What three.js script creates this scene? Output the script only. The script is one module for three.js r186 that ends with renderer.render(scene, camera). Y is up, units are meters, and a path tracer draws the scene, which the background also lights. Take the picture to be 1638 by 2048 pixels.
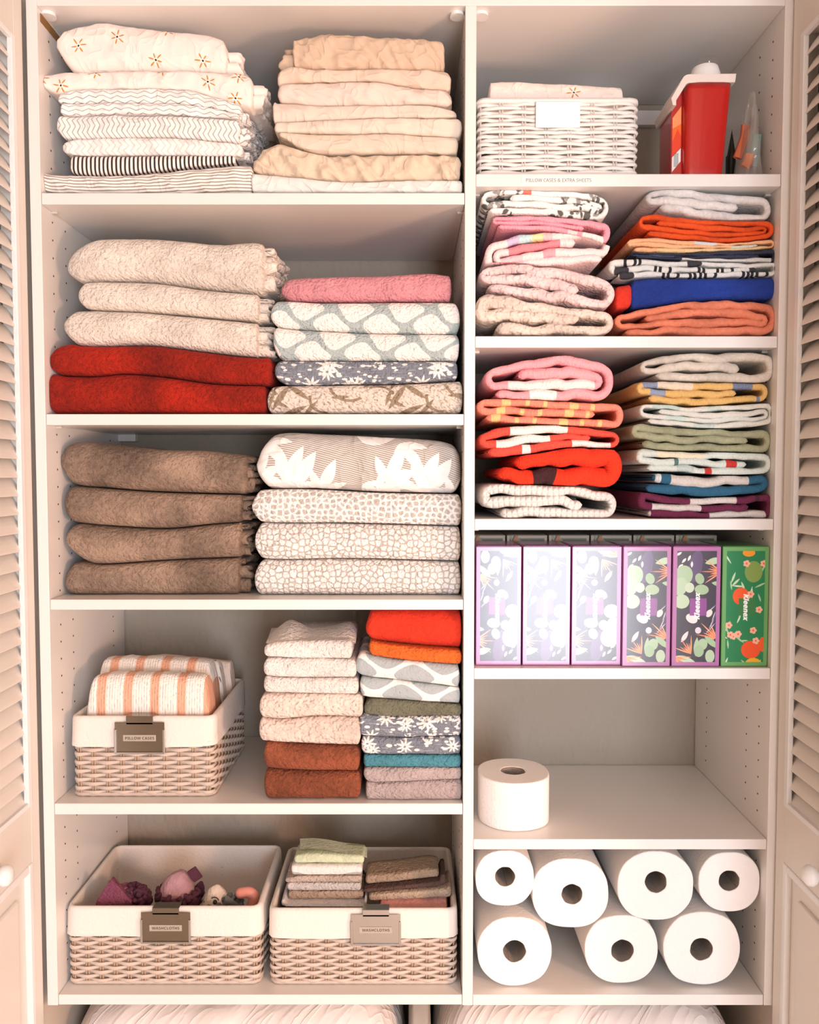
import * as THREE from 'three';
import { RoundedBoxGeometry } from 'three/addons/geometries/RoundedBoxGeometry.js';
import { mergeGeometries, mergeVertices } from 'three/addons/utils/BufferGeometryUtils.js';
import { ImprovedNoise } from 'three/addons/math/ImprovedNoise.js';
import { RectAreaLightUniformsLib } from 'three/addons/lights/RectAreaLightUniformsLib.js';

// ------------------------------------------------------------------ camera, light, exposure
const scene = new THREE.Scene();
const F = 1620, CAM_Y = 1.45, CAM_Z = 1.45, PITCH = Math.atan(77 / F);
const camera = new THREE.PerspectiveCamera(2 * Math.atan(1024 / F) * 180 / Math.PI, 1638 / 2048, 0.05, 30);
camera.position.set(0, CAM_Y, CAM_Z);
camera.rotation.x = -PITCH;
const renderer = new THREE.WebGLRenderer({ antialias: true });
renderer.toneMapping = THREE.LinearToneMapping;
renderer.toneMappingExposure = 0.89;
renderer.shadowMap.enabled = true;
scene.background = new THREE.Color(0xdfe8f2);
RectAreaLightUniformsLib.init();
const WIN = { x: 0.94, y: 1.09, z: 3.96, w: 1.04, h: 2.02 };        // glazed balcony door in the bedroom wall behind the camera
const windowLight = new THREE.RectAreaLight(0xecf2ff, 15.5, WIN.w, WIN.h);
windowLight.position.set(WIN.x, WIN.y, WIN.z); windowLight.lookAt(WIN.x, WIN.y, 0);
scene.add(windowLight);
const lampLight = new THREE.PointLight(0xffc6a6, 6.2, 0, 2);           // warm bedside floor lamp, to the right of the camera
lampLight.position.set(1.3, 1.1, 1.35); lampLight.castShadow = true; lampLight.shadow.radius = 6;
scene.add(lampLight);

// ------------------------------------------------------------------ helpers
let seedv = 7;
const rnd = () => { seedv = (seedv * 16807) % 2147483647; return (seedv - 1) / 2147483646; };
const reseed = (s) => { seedv = (s * 7919 + 13) % 2147483647 || 7; };
const NZ = new ImprovedNoise();
const noise = (x, y, z) => NZ.noise(x + 31.7, y + 17.3, z + 5.1);
const lerp = (a, b, t) => a + (b - a) * t;
const clamp = (v, a, b) => Math.max(a, Math.min(b, v));
const CT = Math.cos(-PITCH), ST = Math.sin(-PITCH);
function at(px, py, z) {                                             // a measured picture point at a known depth -> metres
  const dx = (px - 819) / F, dy = -(py - 1024) / F;
  const wy = dy * CT + ST, wz = dy * ST - CT;
  const t = (z - CAM_Z) / wz;
  return { x: dx * t, y: CAM_Y + wy * t, z };
}
const X = (px, z = 0, py = 947) => at(px, py, z).x, Y = (py, z = 0) => at(819, py, z).y;
const pxAt = (x, py, z) => { const wz = -(py - 1024) / F * ST - CT; return 819 + x * F * wz / (z - CAM_Z); };
const taken = {};
function numbered(n) { taken[n] = (taken[n] || 0) + 1; return taken[n] === 1 ? n : n + '_' + String(taken[n] - 1).padStart(3, '0'); }
function tag(o, label, category, group) { o.userData.label = label; o.userData.category = category; if (group) o.userData.group = group; return o; }
function thing(name, label, category, group) { const g = new THREE.Group(); g.name = numbered(name); scene.add(g); return tag(g, label, category, group); }
function mesh(name, geo, mat, parent) { const m = new THREE.Mesh(geo, mat); m.name = parent ? name : numbered(name); m.castShadow = m.receiveShadow = true; (parent || scene).add(m); return m; }
function box(x0, x1, y0, y1, z0, z1, r = 0) {
  const g = r ? new RoundedBoxGeometry(x1 - x0, y1 - y0, z1 - z0, 2, r) : new THREE.BoxGeometry(x1 - x0, y1 - y0, z1 - z0);
  g.translate((x0 + x1) / 2, (y0 + y1) / 2, (z0 + z1) / 2); return g;
}
function structure(name, geo, mat) { const m = mesh(name, geo, mat); m.userData.kind = 'structure'; return m; }
function grid(cols, rows, fn, closeV = false) {                       // fn(i, j) -> [x, y, z, u, v]
  const p = [], uv = [], ix = [];
  for (let i = 0; i < cols; i++) for (let j = 0; j < rows; j++) { const q = fn(i, j); p.push(q[0], q[1], q[2]); uv.push(q[3], q[4]); }
  for (let i = 0; i < cols - 1; i++) for (let j = 0; j < rows - 1; j++) { const a = i * rows + j, b = a + rows; ix.push(a, b, a + 1, b, b + 1, a + 1); }
  const g = new THREE.BufferGeometry();
  g.setAttribute('position', new THREE.Float32BufferAttribute(p, 3)); g.setAttribute('uv', new THREE.Float32BufferAttribute(uv, 2)); g.setIndex(ix);
  g.computeVertexNormals();
  if (closeV) {                                                       // smooth over the seam
    const n = g.attributes.normal;
    for (let i = 0; i < cols; i++) { const a = i * rows, b = a + rows - 1; const x = n.getX(a) + n.getX(b), y = n.getY(a) + n.getY(b), z = n.getZ(a) + n.getZ(b), l = Math.hypot(x, y, z) || 1; n.setXYZ(a, x / l, y / l, z / l); n.setXYZ(b, x / l, y / l, z / l); }
  }
  return g;
}
function curve(pts) {                                                 // smooth 1-D interpolation through [x, y] points
  if (typeof pts === 'number') return () => pts;
  return (x) => {
    const n = pts.length;
    if (x <= pts[0][0]) return pts[0][1]; if (x >= pts[n - 1][0]) return pts[n - 1][1];
    let k = 0; while (k < n - 2 && x > pts[k + 1][0]) k++;
    const [x0, y0] = pts[k], [x1, y1] = pts[k + 1], t = (x - x0) / (x1 - x0), w = x1 - x0;
    const s = (y1 - y0) / w, m = (i) => (i <= 0 || i >= n - 1) ? s : (pts[i + 1][1] - pts[i - 1][1]) / (pts[i + 1][0] - pts[i - 1][0]);
    const lim = (q) => clamp(q, -3 * Math.abs(s) - 0.05, 3 * Math.abs(s) + 0.05), a = lim(m(k)) * w, b = lim(m(k + 1)) * w, t2 = t * t, t3 = t2 * t;
    return (2 * t3 - 3 * t2 + 1) * y0 + (t3 - 2 * t2 + t) * a + (-2 * t3 + 3 * t2) * y1 + (t3 - t2) * b;
  };
}

// ------------------------------------------------------------------ textures
function canvasTex(w, h, draw, repeat) {                              // repeat: metres covered by one tile
  const c = document.createElement('canvas'); c.width = w; c.height = h;
  draw(c.getContext('2d'), w, h);
  const t = new THREE.CanvasTexture(c); t.colorSpace = THREE.SRGBColorSpace; t.wrapS = t.wrapT = THREE.RepeatWrapping;
  if (repeat) t.repeat.set(1 / repeat[0], 1 / repeat[1]);
  return t;
}
function dataTex(n, tile, fn, color) {
  const d = new Uint8Array(n * n * 4);
  for (let j = 0; j < n; j++) for (let i = 0; i < n; i++) { const v = fn(i / n, j / n); const k = (j * n + i) * 4; if (Array.isArray(v)) { d[k] = v[0]; d[k + 1] = v[1]; d[k + 2] = v[2]; } else d[k] = d[k + 1] = d[k + 2] = clamp(v, 0, 1) * 255; d[k + 3] = 255; }
  const t = new THREE.DataTexture(d, n, n); t.wrapS = t.wrapT = THREE.RepeatWrapping; t.magFilter = THREE.LinearFilter; t.minFilter = THREE.LinearMipmapLinearFilter; t.generateMipmaps = true;
  if (color) t.colorSpace = THREE.SRGBColorSpace;
  t.repeat.set(1 / tile, 1 / tile); t.needsUpdate = true; return t;
}
function tnoise(u, v, f, s) {                                         // tileable value noise
  const x = u * f, y = v * f, xi = Math.floor(x), yi = Math.floor(y), fx = x - xi, fy = y - yi;
  const h = (a, b) => { const q = Math.sin(((a % f + f) % f) * 127.1 + ((b % f + f) % f) * 311.7 + s * 74.7) * 43758.5453; return q - Math.floor(q); };
  const sx = fx * fx * (3 - 2 * fx), sy = fy * fy * (3 - 2 * fy);
  return lerp(lerp(h(xi, yi), h(xi + 1, yi), sx), lerp(h(xi, yi + 1), h(xi + 1, yi + 1), sx), sy);
}
const bumpTerry = dataTex(256, 0.16, (u, v) => 0.45 * tnoise(u, v, 36, 1) + 0.35 * tnoise(u, v, 72, 2) + 0.2 * tnoise(u, v, 110, 3));
const bumpSherpa = dataTex(256, 0.14, (u, v) => { const a = tnoise(u, v, 22, 4), b = tnoise(u, v, 44, 5); return 0.55 * a + 0.45 * b; });
const bumpCotton = dataTex(512, 0.32, (u, v) => { const w = tnoise(u, v, 7, 9) * 0.08, r = 1 - Math.abs(2 * tnoise(u + w, v * 1 + w, 9, 6) - 1), q = 1 - Math.abs(2 * tnoise(u + w * 2, v, 21, 7) - 1); return 0.55 * Math.pow(r, 3) + 0.3 * Math.pow(q, 4) + 0.15 * tnoise(u, v, 40, 8); });
const bumpWall = dataTex(512, 0.4, (u, v) => { const a = tnoise(u, v, 70, 11), b = tnoise(u, v, 35, 12), c = tnoise(u, v, 140, 13); return clamp((a * 0.5 + b * 0.4 + c * 0.2 - 0.35) * 1.6, 0, 1); });
const bumpWaffle = dataTex(128, 0.04, (u, v) => { const a = Math.abs(Math.sin(u * Math.PI * 4)), b = Math.abs(Math.sin(v * Math.PI * 4)); return Math.max(1 - a, 1 - b) * 0.9; });
const bumpPaper = dataTex(128, 0.05, (u, v) => 0.6 * tnoise(u, v, 16, 21) + 0.4 * tnoise(u, v, 40, 22));
const bumpGauze = dataTex(256, 0.1, (u, v) => 0.6 * tnoise(u, v * 0.999, 40, 31) + 0.4 * Math.abs(Math.sin(u * Math.PI * 20)));

const nap = dataTex(256, 0.31, (u, v) => { const q = 0.5 * tnoise(u, v, 5, 41) + 0.3 * tnoise(u, v, 13, 42) + 0.2 * tnoise(u, v, 40, 43), f = tnoise(u, v, 90, 44), w = clamp(0.93 + 0.2 * (q - 0.5) + 0.06 * (f - 0.5), 0, 1) * 255; return [w, w, w]; }, true);
const napDeep = dataTex(256, 0.36, (u, v) => { const q = 0.6 * tnoise(u, v, 4, 51) + 0.4 * tnoise(u, v, 9, 52), f = tnoise(u, v, 60, 53), w = clamp(0.86 + 0.5 * (q - 0.5) + 0.14 * (f - 0.5), 0, 1) * 255; return [w, w, w]; }, true);
const mats = {};
function fab(color, kind = 'terry', map) {
  const b = { terry: [bumpTerry, 0.0045], sherpa: [bumpSherpa, 0.0055], cotton: [bumpCotton, 0.0038], crisp: [bumpCotton, 0.0035], plain: [bumpTerry, 0.0008], fleece: [bumpTerry, 0.002], waffle: [bumpWaffle, 0.003], gauze: [bumpGauze, 0.002] }[kind];
  return new THREE.MeshPhysicalMaterial({ color, map: map || (kind === 'terry' || kind === 'fleece' || kind === 'sherpa' ? nap : null), roughness: kind === 'cotton' || kind === 'crisp' ? 0.85 : 0.98, bumpMap: b[0], bumpScale: b[1], sheen: kind === 'fleece' || kind === 'terry' ? 0.25 : 0, sheenRoughness: 0.6, sheenColor: new THREE.Color(color), side: THREE.DoubleSide });
}
const std = (color, roughness = 0.6, more = {}) => new THREE.MeshPhysicalMaterial({ color, roughness, ...more });
const M = {
  melamine: std(0xebe9e5, 0.32, { clearcoat: 0.25, clearcoatRoughness: 0.3 }),
  door: std(0xe4e0d8, 0.42),
  doorTrim: std(0xeef0f0, 0.4),
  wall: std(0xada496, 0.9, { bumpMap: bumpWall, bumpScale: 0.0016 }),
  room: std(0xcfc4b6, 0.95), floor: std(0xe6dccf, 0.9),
  hole: std(0x4a3826, 0.9), rawWood: std(0x8f6a3c, 0.9),
  plasticClip: std(0xf4f4f2, 0.35),
  strand: std(0xd6c6b8, 0.62), stake: std(0xb79d84, 0.7), strandWhite: std(0xeeece8, 0.55), stakeWhite: std(0xcfcac2, 0.7),
  liner: fab(0xefe7de, 'plain'), metal: std(0x8d8579, 0.24, { metalness: 1 }), metalBright: std(0xc6c8c9, 0.2, { metalness: 1 }),
  paper: std(0xf7f5f2, 0.95, { bumpMap: bumpPaper, bumpScale: 0.0008 }), core: std(0x9c8468, 0.9, { side: THREE.DoubleSide }),
};

// ------------------------------------------------------------------ the setting
const DEPTH = 0.38;
const xl = (X(71, 0, 34) + X(118, 0, 1990)) / 2, xlo = (X(47, 0, 0) + X(98.6, 0, 2012)) / 2;
const xr = (X(1568, 0, 0) + X(1531, 0, 1990)) / 2, xro = xr + 0.02;
const xd0 = X(928), xd1 = X(949.5);
const yTop = Y(11), TOP_T = 0.02;
const rowsL = [[385, 408], [828, 850], [1199.5, 1220], [1608, 1630], [1991, 2011]].map(([a, b]) => [Y(a), Y(b)]);
const rowsR = [[347, 372], [672, 695], [1038, 1060], [1337, 1359], [1679.5, 1700], [1991, 2012]].map(([a, b]) => [Y(a), Y(b)]);

structure('floor', box(-2.2, 2.4, -0.1, 0, -0.5, 4.2), M.floor);
structure('ceiling', box(-2.2, 2.4, 2.5, 2.6, -0.5, 4.2), M.room);
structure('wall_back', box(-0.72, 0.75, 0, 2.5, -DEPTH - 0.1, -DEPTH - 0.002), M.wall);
structure('wall_closet_left', box(-2.1, xlo - 0.012, 0, 2.5, -DEPTH - 0.1, -0.005), M.room);
structure('wall_closet_right', box(xro + 0.012, 2.3, 0, 2.5, -DEPTH - 0.1, -0.005), M.room);
structure('wall_left', box(-2.2, -2.1, 0, 2.5, -DEPTH - 0.1, 4.1), M.room);
structure('wall_right', box(2.3, 2.4, 0, 2.5, -DEPTH - 0.1, 4.1), M.room);
{ // the bedroom wall behind the camera, with the window opening
  const w0 = WIN.x - WIN.w / 2, w1 = WIN.x + WIN.w / 2, h0 = WIN.y - WIN.h / 2, h1 = WIN.y + WIN.h / 2;
  const g = mergeGeometries([box(-2.1, w0, 0, 2.5, 4, 4.1), box(w1, 2.3, 0, 2.5, 4, 4.1), box(w0, w1, 0, h0, 4, 4.1), box(w0, w1, h1, 2.5, 4, 4.1)]);
  structure('wall_front', g, M.room);
  const wn = new THREE.Group(); wn.name = 'window_1'; wn.userData.kind = 'structure'; scene.add(wn);
  const pane = mesh('window_pane', box(w0, w1, h0, h1, 4.02, 4.03), new THREE.MeshStandardMaterial({ color: 0xffffff, emissive: 0xeef4ff, emissiveIntensity: 1.2, roughness: 0.5 }), wn);
  mesh('window_frame', mergeGeometries([box(w0 - 0.05, w0, h0 - 0.05, h1 + 0.05, 3.975, 4.0), box(w1, w1 + 0.05, h0 - 0.05, h1 + 0.05, 3.975, 4.0), box(w0, w1, h0 - 0.05, h0, 3.975, 4.0), box(w0, w1, h1, h1 + 0.05, 3.975, 4.0)]), M.doorTrim, wn);
}
{ // the warm lamp behind the camera
  const l = thing('floor_lamp', 'warm low floor lamp with a round globe shade standing beside the camera', 'lamp');
  const p = lampLight.position;
  l.position.set(p.x, 0, p.z);
  const s = mesh('lamp_shade', new THREE.SphereGeometry(0.15, 24, 16), new THREE.MeshStandardMaterial({ color: 0xfff1dd, emissive: 0xffcfa0, emissiveIntensity: 1.5, roughness: 0.7 }), l); s.position.y = p.y;
  mesh('pole', new THREE.CylinderGeometry(0.012, 0.012, p.y - 0.15, 12).translate(0, (p.y - 0.15) / 2, 0), M.metal, l);
  mesh('base', new THREE.CylinderGeometry(0.13, 0.14, 0.025, 24).translate(0, 0.0125, 0), M.metal, l);
}

// ------------------------------------------------------------------ shelving unit
{
  const u = thing('shelving_unit', 'white built-in closet shelving unit with two columns of shelves', 'shelving');
  const yb = rowsL[4][1];
  mesh('side_panel', box(xlo, xl, yb, yTop + TOP_T, -DEPTH, 0, 0.0012), M.melamine, u);
  mesh('side_panel', box(xr, xro, yb, yTop + TOP_T, -DEPTH, 0, 0.0012), M.melamine, u);
  mesh('divider', box(xd0, xd1, yb, yTop, -DEPTH, 0, 0.0012), M.melamine, u);
  mesh('top_board', box(xl, xr, yTop, yTop + TOP_T, -DEPTH, 0, 0.0012), M.melamine, u);
  rowsL.forEach(([a, b]) => mesh('shelf', box(xl + 0.0005, xd0 - 0.0005, b, a, -DEPTH, -0.002, 0.0012), M.melamine, u));
  rowsR.forEach(([a, b], i) => {
    const s = mesh('shelf', box(xd1 + 0.0005, xr - 0.0005, b, a, -DEPTH, -0.002, 0.0012), M.melamine, u);
    if (i === 0) {                                                  // label printed on the edge of the shelf
      const t = canvasTex(640, 48, (c, w, h) => { c.fillStyle = '#f1f0ed'; c.fillRect(0, 0, w, h); c.fillStyle = '#3a3632'; c.font = '40px sans-serif'; c.textAlign = 'center'; c.textBaseline = 'middle'; c.fillText('PILLOW CASES & EXTRA SHEETS', w / 2, h / 2 + 2, 620); });
      const x0 = X(1043, 0, 359), x1 = X(1192, 0, 359), yc = Y(359.5);
      const g = new THREE.BoxGeometry(x1 - x0, 0.0095, 0.0006); g.translate((x0 + x1) / 2, yc, -0.0015);
      const l = mesh('shelf_label', g, std(0xffffff, 0.5, { map: t }), s); l.userData.label = 'small printed shelf label';
    }
  });
  const yr0 = Y(248, -DEPTH + 0.02), yr1 = Y(219, -DEPTH + 0.02);
  mesh('hanging_rail', box(xl, xd0, yr0, yr1, -DEPTH, -DEPTH + 0.016, 0.001), M.melamine, u);
  mesh('hanging_rail', box(xd1, xr, yr0, yr1, -DEPTH, -DEPTH + 0.016, 0.001), M.melamine, u);
  for (const px of [97, 915, 962]) {                                 // round cam covers under the top board
    const z = -0.026, g = new THREE.CylinderGeometry(0.0125, 0.0135, 0.006, 20); g.translate(X(px, z, 33), yTop - 0.003, z); mesh('cam_cover', g, M.plasticClip, u);
  }
  mesh('panel_notch', box(xl, xl + 0.0015, Y(60, -0.04), Y(44, -0.04), -0.115, -0.012), M.rawWood, u);
  // shelf pin holes
  const g = new THREE.CylinderGeometry(0.0019, 0.0019, 0.0006, 8); g.rotateZ(Math.PI / 2);
  const spots = [];
  for (let y = yb + 0.06; y < yTop - 0.03; y += 0.032) for (const z of [-0.045, -0.1, -0.31]) {
    for (const x of [xl + 0.0001, xr - 0.0001, xd0 - 0.0001, xd1 + 0.0001]) {
      const rows = x < xd0 ? rowsL : rowsR;
      if (!rows.some(([a, b]) => y < a + 0.004 && y > b - 0.004)) spots.push([x, y, z]);
    }
  }
  const im = new THREE.InstancedMesh(g, M.hole, spots.length); im.name = 'pin_holes'; im.userData.kind = 'stuff';
  spots.forEach((s, i) => im.setMatrixAt(i, new THREE.Matrix4().makeTranslation(...s))); im.instanceMatrix.needsUpdate = true; u.add(im);
  // shelf pins under the shelves near the front
  const pin = (x, y, z, s) => mesh('shelf_pin', box(x - (s < 0 ? 0.011 : 0), x + (s > 0 ? 0.011 : 0), y - 0.004, y, z - 0.005, z + 0.005, 0.001), M.stakeWhite, u);
  rowsL.slice(0, 4).forEach(([, b]) => { pin(xl, b, -0.045, 1); pin(xd0, b, -0.045, -1); });
  rowsR.slice(0, 5).forEach(([, b]) => { pin(xd1, b, -0.045, 1); pin(xr, b, -0.045, -1); });
  mesh('wall_bracket', box(X(235, -0.36), X(272, -0.36), Y(883, -0.36), Y(866, -0.36), -DEPTH, -DEPTH + 0.02, 0.002), M.plasticClip, u);
}

// ------------------------------------------------------------------ louvred doors
function louvreDoor(side, label) {
  // side -1: left door, its face looks to +x; side 1: right door, mirrored
  const d = thing('louvre_door', label, 'door', 'folded louvred closet doors');
  const xf = side < 0 ? xlo - 0.005 : xr + 0.0135;                     // face plane
  const s = -side;                                                    // direction the face looks
  d.position.set(xf, 0, 0.004);
  const T = 0.03, W = 0.42, ST0 = 0.032, ST1 = 0.055, BW = 0.0135;
  const bx = (a, b, y0, y1, z0, z1, r = 0.0015) => { const g = s > 0 ? box(a, b, y0, y1, z0, z1, r) : box(-b, -a, y0, y1, z0, z1, r); return g; };
  const yT = side < 0 ? Y(57, 0.06) : Y(53, 0.06), yM1 = Y(1622, 0.06), yM0 = Y(1740 + (side < 0 ? -8 : -8), 0.05);
  const yB = 0.2;
  mesh('stile', bx(-T, 0, 0.02, 2.4, 0, ST0), M.door, d);
  mesh('stile', bx(-T, 0, 0.02, 2.4, W - ST1, W), M.door, d);
  mesh('top_rail', bx(-T, 0, yT, 2.4, ST0, W - ST1), M.door, d);
  mesh('lock_rail', bx(-T, 0, yM0, yM1, ST0, W - ST1), M.door, d);
  mesh('bottom_rail', bx(-T, 0, 0.02, yB, ST0, W - ST1), M.door, d);
  // bright bead along the louvre opening
  mesh('bead', bx(-0.006, 0.003, yM1, yT, ST0, ST0 + BW), M.doorTrim, d);
  mesh('bead', bx(-0.006, 0.003, yM1, yT, W - ST1 - 0.009, W - ST1), M.doorTrim, d);
  mesh('bead', bx(-0.006, 0.003, yT - 0.009, yT, ST0 + BW, W - ST1 - 0.009), M.doorTrim, d);
  mesh('bead', bx(-0.006, 0.003, yM1, yM1 + 0.009, ST0 + BW, W - ST1 - 0.009), M.doorTrim, d);
  // louvre slats: lower edge towards the face
  const n = 41, step = (yT - yM1 - 0.012) / n;
  const sh = new THREE.Shape(); const L = 0.046, th = 0.0035;
  sh.absellipse(0, 0, L / 2, th, 0, Math.PI * 2);
  const g = new THREE.ExtrudeGeometry(sh, { depth: W - ST0 - ST1, bevelEnabled: false, curveSegments: 10 });
  g.rotateZ(-s * 0.98);
  for (let i = 0; i < n; i++) { const m = mesh('louvre_slat', g, M.door, d); m.position.set(-s * 0.0155, yM1 + 0.006 + (i + 0.5) * step, ST0); }
  // lower raised panel with its moulding
  mesh('panel', bx(-T + 0.008, -0.009, yB, yM0, ST0, W - ST1), M.door, d);
  mesh('raised_field', bx(-0.012, -0.003, yB + 0.045, yM0 - 0.045, ST0 + 0.045, W - ST1 - 0.045, 0.004), M.door, d);
  mesh('moulding', bx(-0.01, 0.002, yB, yM0, ST0, ST0 + 0.014, 0.003), M.doorTrim, d);
  mesh('moulding', bx(-0.01, 0.002, yB, yM0, W - ST1 - 0.014, W - ST1, 0.003), M.doorTrim, d);
  mesh('moulding', bx(-0.01, 0.002, yM0 - 0.014, yM0, ST0 + 0.014, W - ST1 - 0.014, 0.003), M.doorTrim, d);
  mesh('moulding', bx(-0.01, 0.002, yB, yB + 0.014, ST0 + 0.014, W - ST1 - 0.014, 0.003), M.doorTrim, d);
  mesh('folded_leaf', bx(-2 * T - 0.004, -T - 0.004, 0.02, 2.4, 0.002, W - 0.002), M.door, d);   // the second leaf of the bifold, folded flat behind
  // knob
  const k = new THREE.LatheGeometry([[0.0001, 0.034], [0.009, 0.033], [0.0155, 0.028], [0.017, 0.021], [0.013, 0.014], [0.007, 0.01], [0.007, 0.004], [0.014, 0.001], [0.0145, 0]].map(([a, b]) => new THREE.Vector2(a, b)), 24);
  k.rotateZ(-s * Math.PI / 2); k.translate(0, (yM0 + yM1) / 2 - 0.006, 0.17);
  mesh('knob', k, M.doorTrim, d);
}
louvreDoor(-1, 'white louvred closet door folded open along the left edge of the picture');
louvreDoor(1, 'white louvred closet door folded open along the right edge of the picture');

// ------------------------------------------------------------------ folded cloth, kind A: a bundle whose rounded fold faces out
const lastIn = {};
function bundleGeo(o) {
  const zf = o.zf ?? -0.022, d = o.d ?? 0.3, T = curve(o.top), B = curve(o.bot), gap = 0.0004;
  const el = o.el ?? 16, er = o.er ?? 16, N = Math.round((o.n ?? 44) * 1.5), seed = o.seed, n = o.e ?? 2.7;
  const cols = [];
  const cap = 8;
  for (let i = 0; i <= cap; i++) { const a = i / cap * Math.PI / 2; cols.push([o.l + el * (1 - Math.cos(a)), Math.max(0.03, Math.pow(Math.sin(a), 0.8))]); }
  for (let i = 1; i < N; i++) cols.push([lerp(o.l + el, o.r - er, i / N), 1]);
  for (let i = cap; i >= 0; i--) { const a = i / cap * Math.PI / 2; cols.push([o.r - er * (1 - Math.cos(a)), Math.max(0.03, Math.pow(Math.sin(a), 0.8))]); }
  const sec = [];                                                      // [y -1..1, front 0..1 (1 = nose), back position 0..1, front weight]
  const FN = 18;
  if (o.full) { for (let j = 0; j <= 40; j++) { const a = -Math.PI / 2 + j / 40 * Math.PI * 2, c = Math.cos(a), s = Math.sin(a); sec.push([Math.sign(s) * Math.pow(Math.abs(s), 2 / n), null, 0.5 - 0.5 * Math.sign(c) * Math.pow(Math.abs(c), 2 / n), 1]); } }
  else {
    for (let j = 5; j >= 1; j--) sec.push([-1, 0, j / 5, 0]);
    for (let j = 0; j <= FN; j++) { const a = -Math.PI / 2 + j / FN * Math.PI, c = Math.max(0, Math.cos(a)), s = Math.sin(a); sec.push([Math.sign(s) * Math.pow(Math.abs(s), 2 / n), Math.pow(c, 2 / n), 0, Math.pow(c, 0.5)]); }
    for (let j = 1; j <= 5; j++) sec.push([1, 0, j / 5, o.topFree ? 1 : 0]);
    sec.push([0, 0, 1.02, 0]); sec.push([-1, 0, 1, 0]);
  }
  const left = (o.l + o.r) / 2 < 938, mid = (o.l + o.r) / 2, yc = Y((T(mid) + B(mid)) / 2, zf), rows = left ? rowsL : rowsR;
  const xMin = (left ? xl : xd1) + 0.0006, xMax = (left ? xd0 : xr) - 0.0006;
  let yMin = o.floor ?? -9, yMax = yTop - 0.0006; for (const [a, b] of rows) { if (a < yc + 0.004) { if (o.floor === undefined) yMin = Math.max(yMin, a + 0.0004); } else yMax = Math.min(yMax, b - 0.0006); }
  const amp = o.amp ?? 0.0015, wr = o.wr ?? 0, sk = o.skew ?? 0.6;
  return grid(cols.length, sec.length, (i, j) => {
    const [px, g] = cols[i], [sy, fr, bk, fw] = sec[j];
    const ty = at(px, T(px), zf), by = at(px, B(px), zf), Yt = Math.min(ty.y, o.under ? o.under(ty.x) : 99) - gap, Yb = Math.max(by.y + gap, yMin), h = Math.max(0.001, (Yt - Yb) / 2) * g, c = (Yt + Yb) / 2 - (o.sink ? (1 - g) * o.sink : 0);
    const x = (ty.x + by.x) / 2, endIn = (1 - g) * (o.endIn ?? 0.012);
    let y = c + sy * h, z, rf = Math.min(0.045, h * (o.k ?? 0.75));
    if (fr === null) z = lerp(zf - endIn, zf - d, bk); else z = bk > 0 ? lerp(zf - rf - endIn, zf - d, bk) : zf - endIn - rf + rf * fr;
    // cloth relief
    let q = amp * noise(x * 16 + seed * 3.1, y * 16, z * 8 + seed) + amp * 0.6 * noise(x * 48 + seed, y * 48, z * 30);
    if (wr) { const a = x * sk + y, b = x - y * sk; let r = 1 - Math.abs(noise(a * 26 + seed * 5, b * 7 + seed, z * 12)) * 2.4; r = Math.max(0, r); q += wr * (Math.pow(r, 2) - 0.35); let r2 = Math.max(0, 1 - Math.abs(noise(b * 34 + seed * 2, a * 11, z * 16 + 4)) * 2.6); q += wr * 0.5 * (r2 * r2 - 0.3); }
    if (!o.full) { z += q * fw * 1.2; y += Math.min(0, q) * fw * fw * sy * 0.5; if (o.topFree && bk > 0 && sy > 0) y += q; }
    else { z += q * (0.5 - bk) * 2; y += q * sy; }
    y = clamp(y, yMin, yMax);
    const xx = clamp(x + q * 0.5 * (1 - g) * (i < cols.length / 2 ? -1 : 1), xMin, xMax);
    const v = fr === null ? j / 40 * 2 * (d + 0.1) : bk > 0 ? (sy > 0 ? h + bk * d : -h - bk * d) : sy * h * 1.05 + (1 - fr) * rf * 0.3 * Math.sign(sy);
    return [xx, y, z, o.uvFit ? (px - o.l) / (o.r - o.l) : x + seed * 0.1373, o.uvFit ? 0.5 + v / (2 * o.uvFit) : v + (o.vKeep ? 0 : seed * 0.0719)];
  }, false);
}
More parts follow.
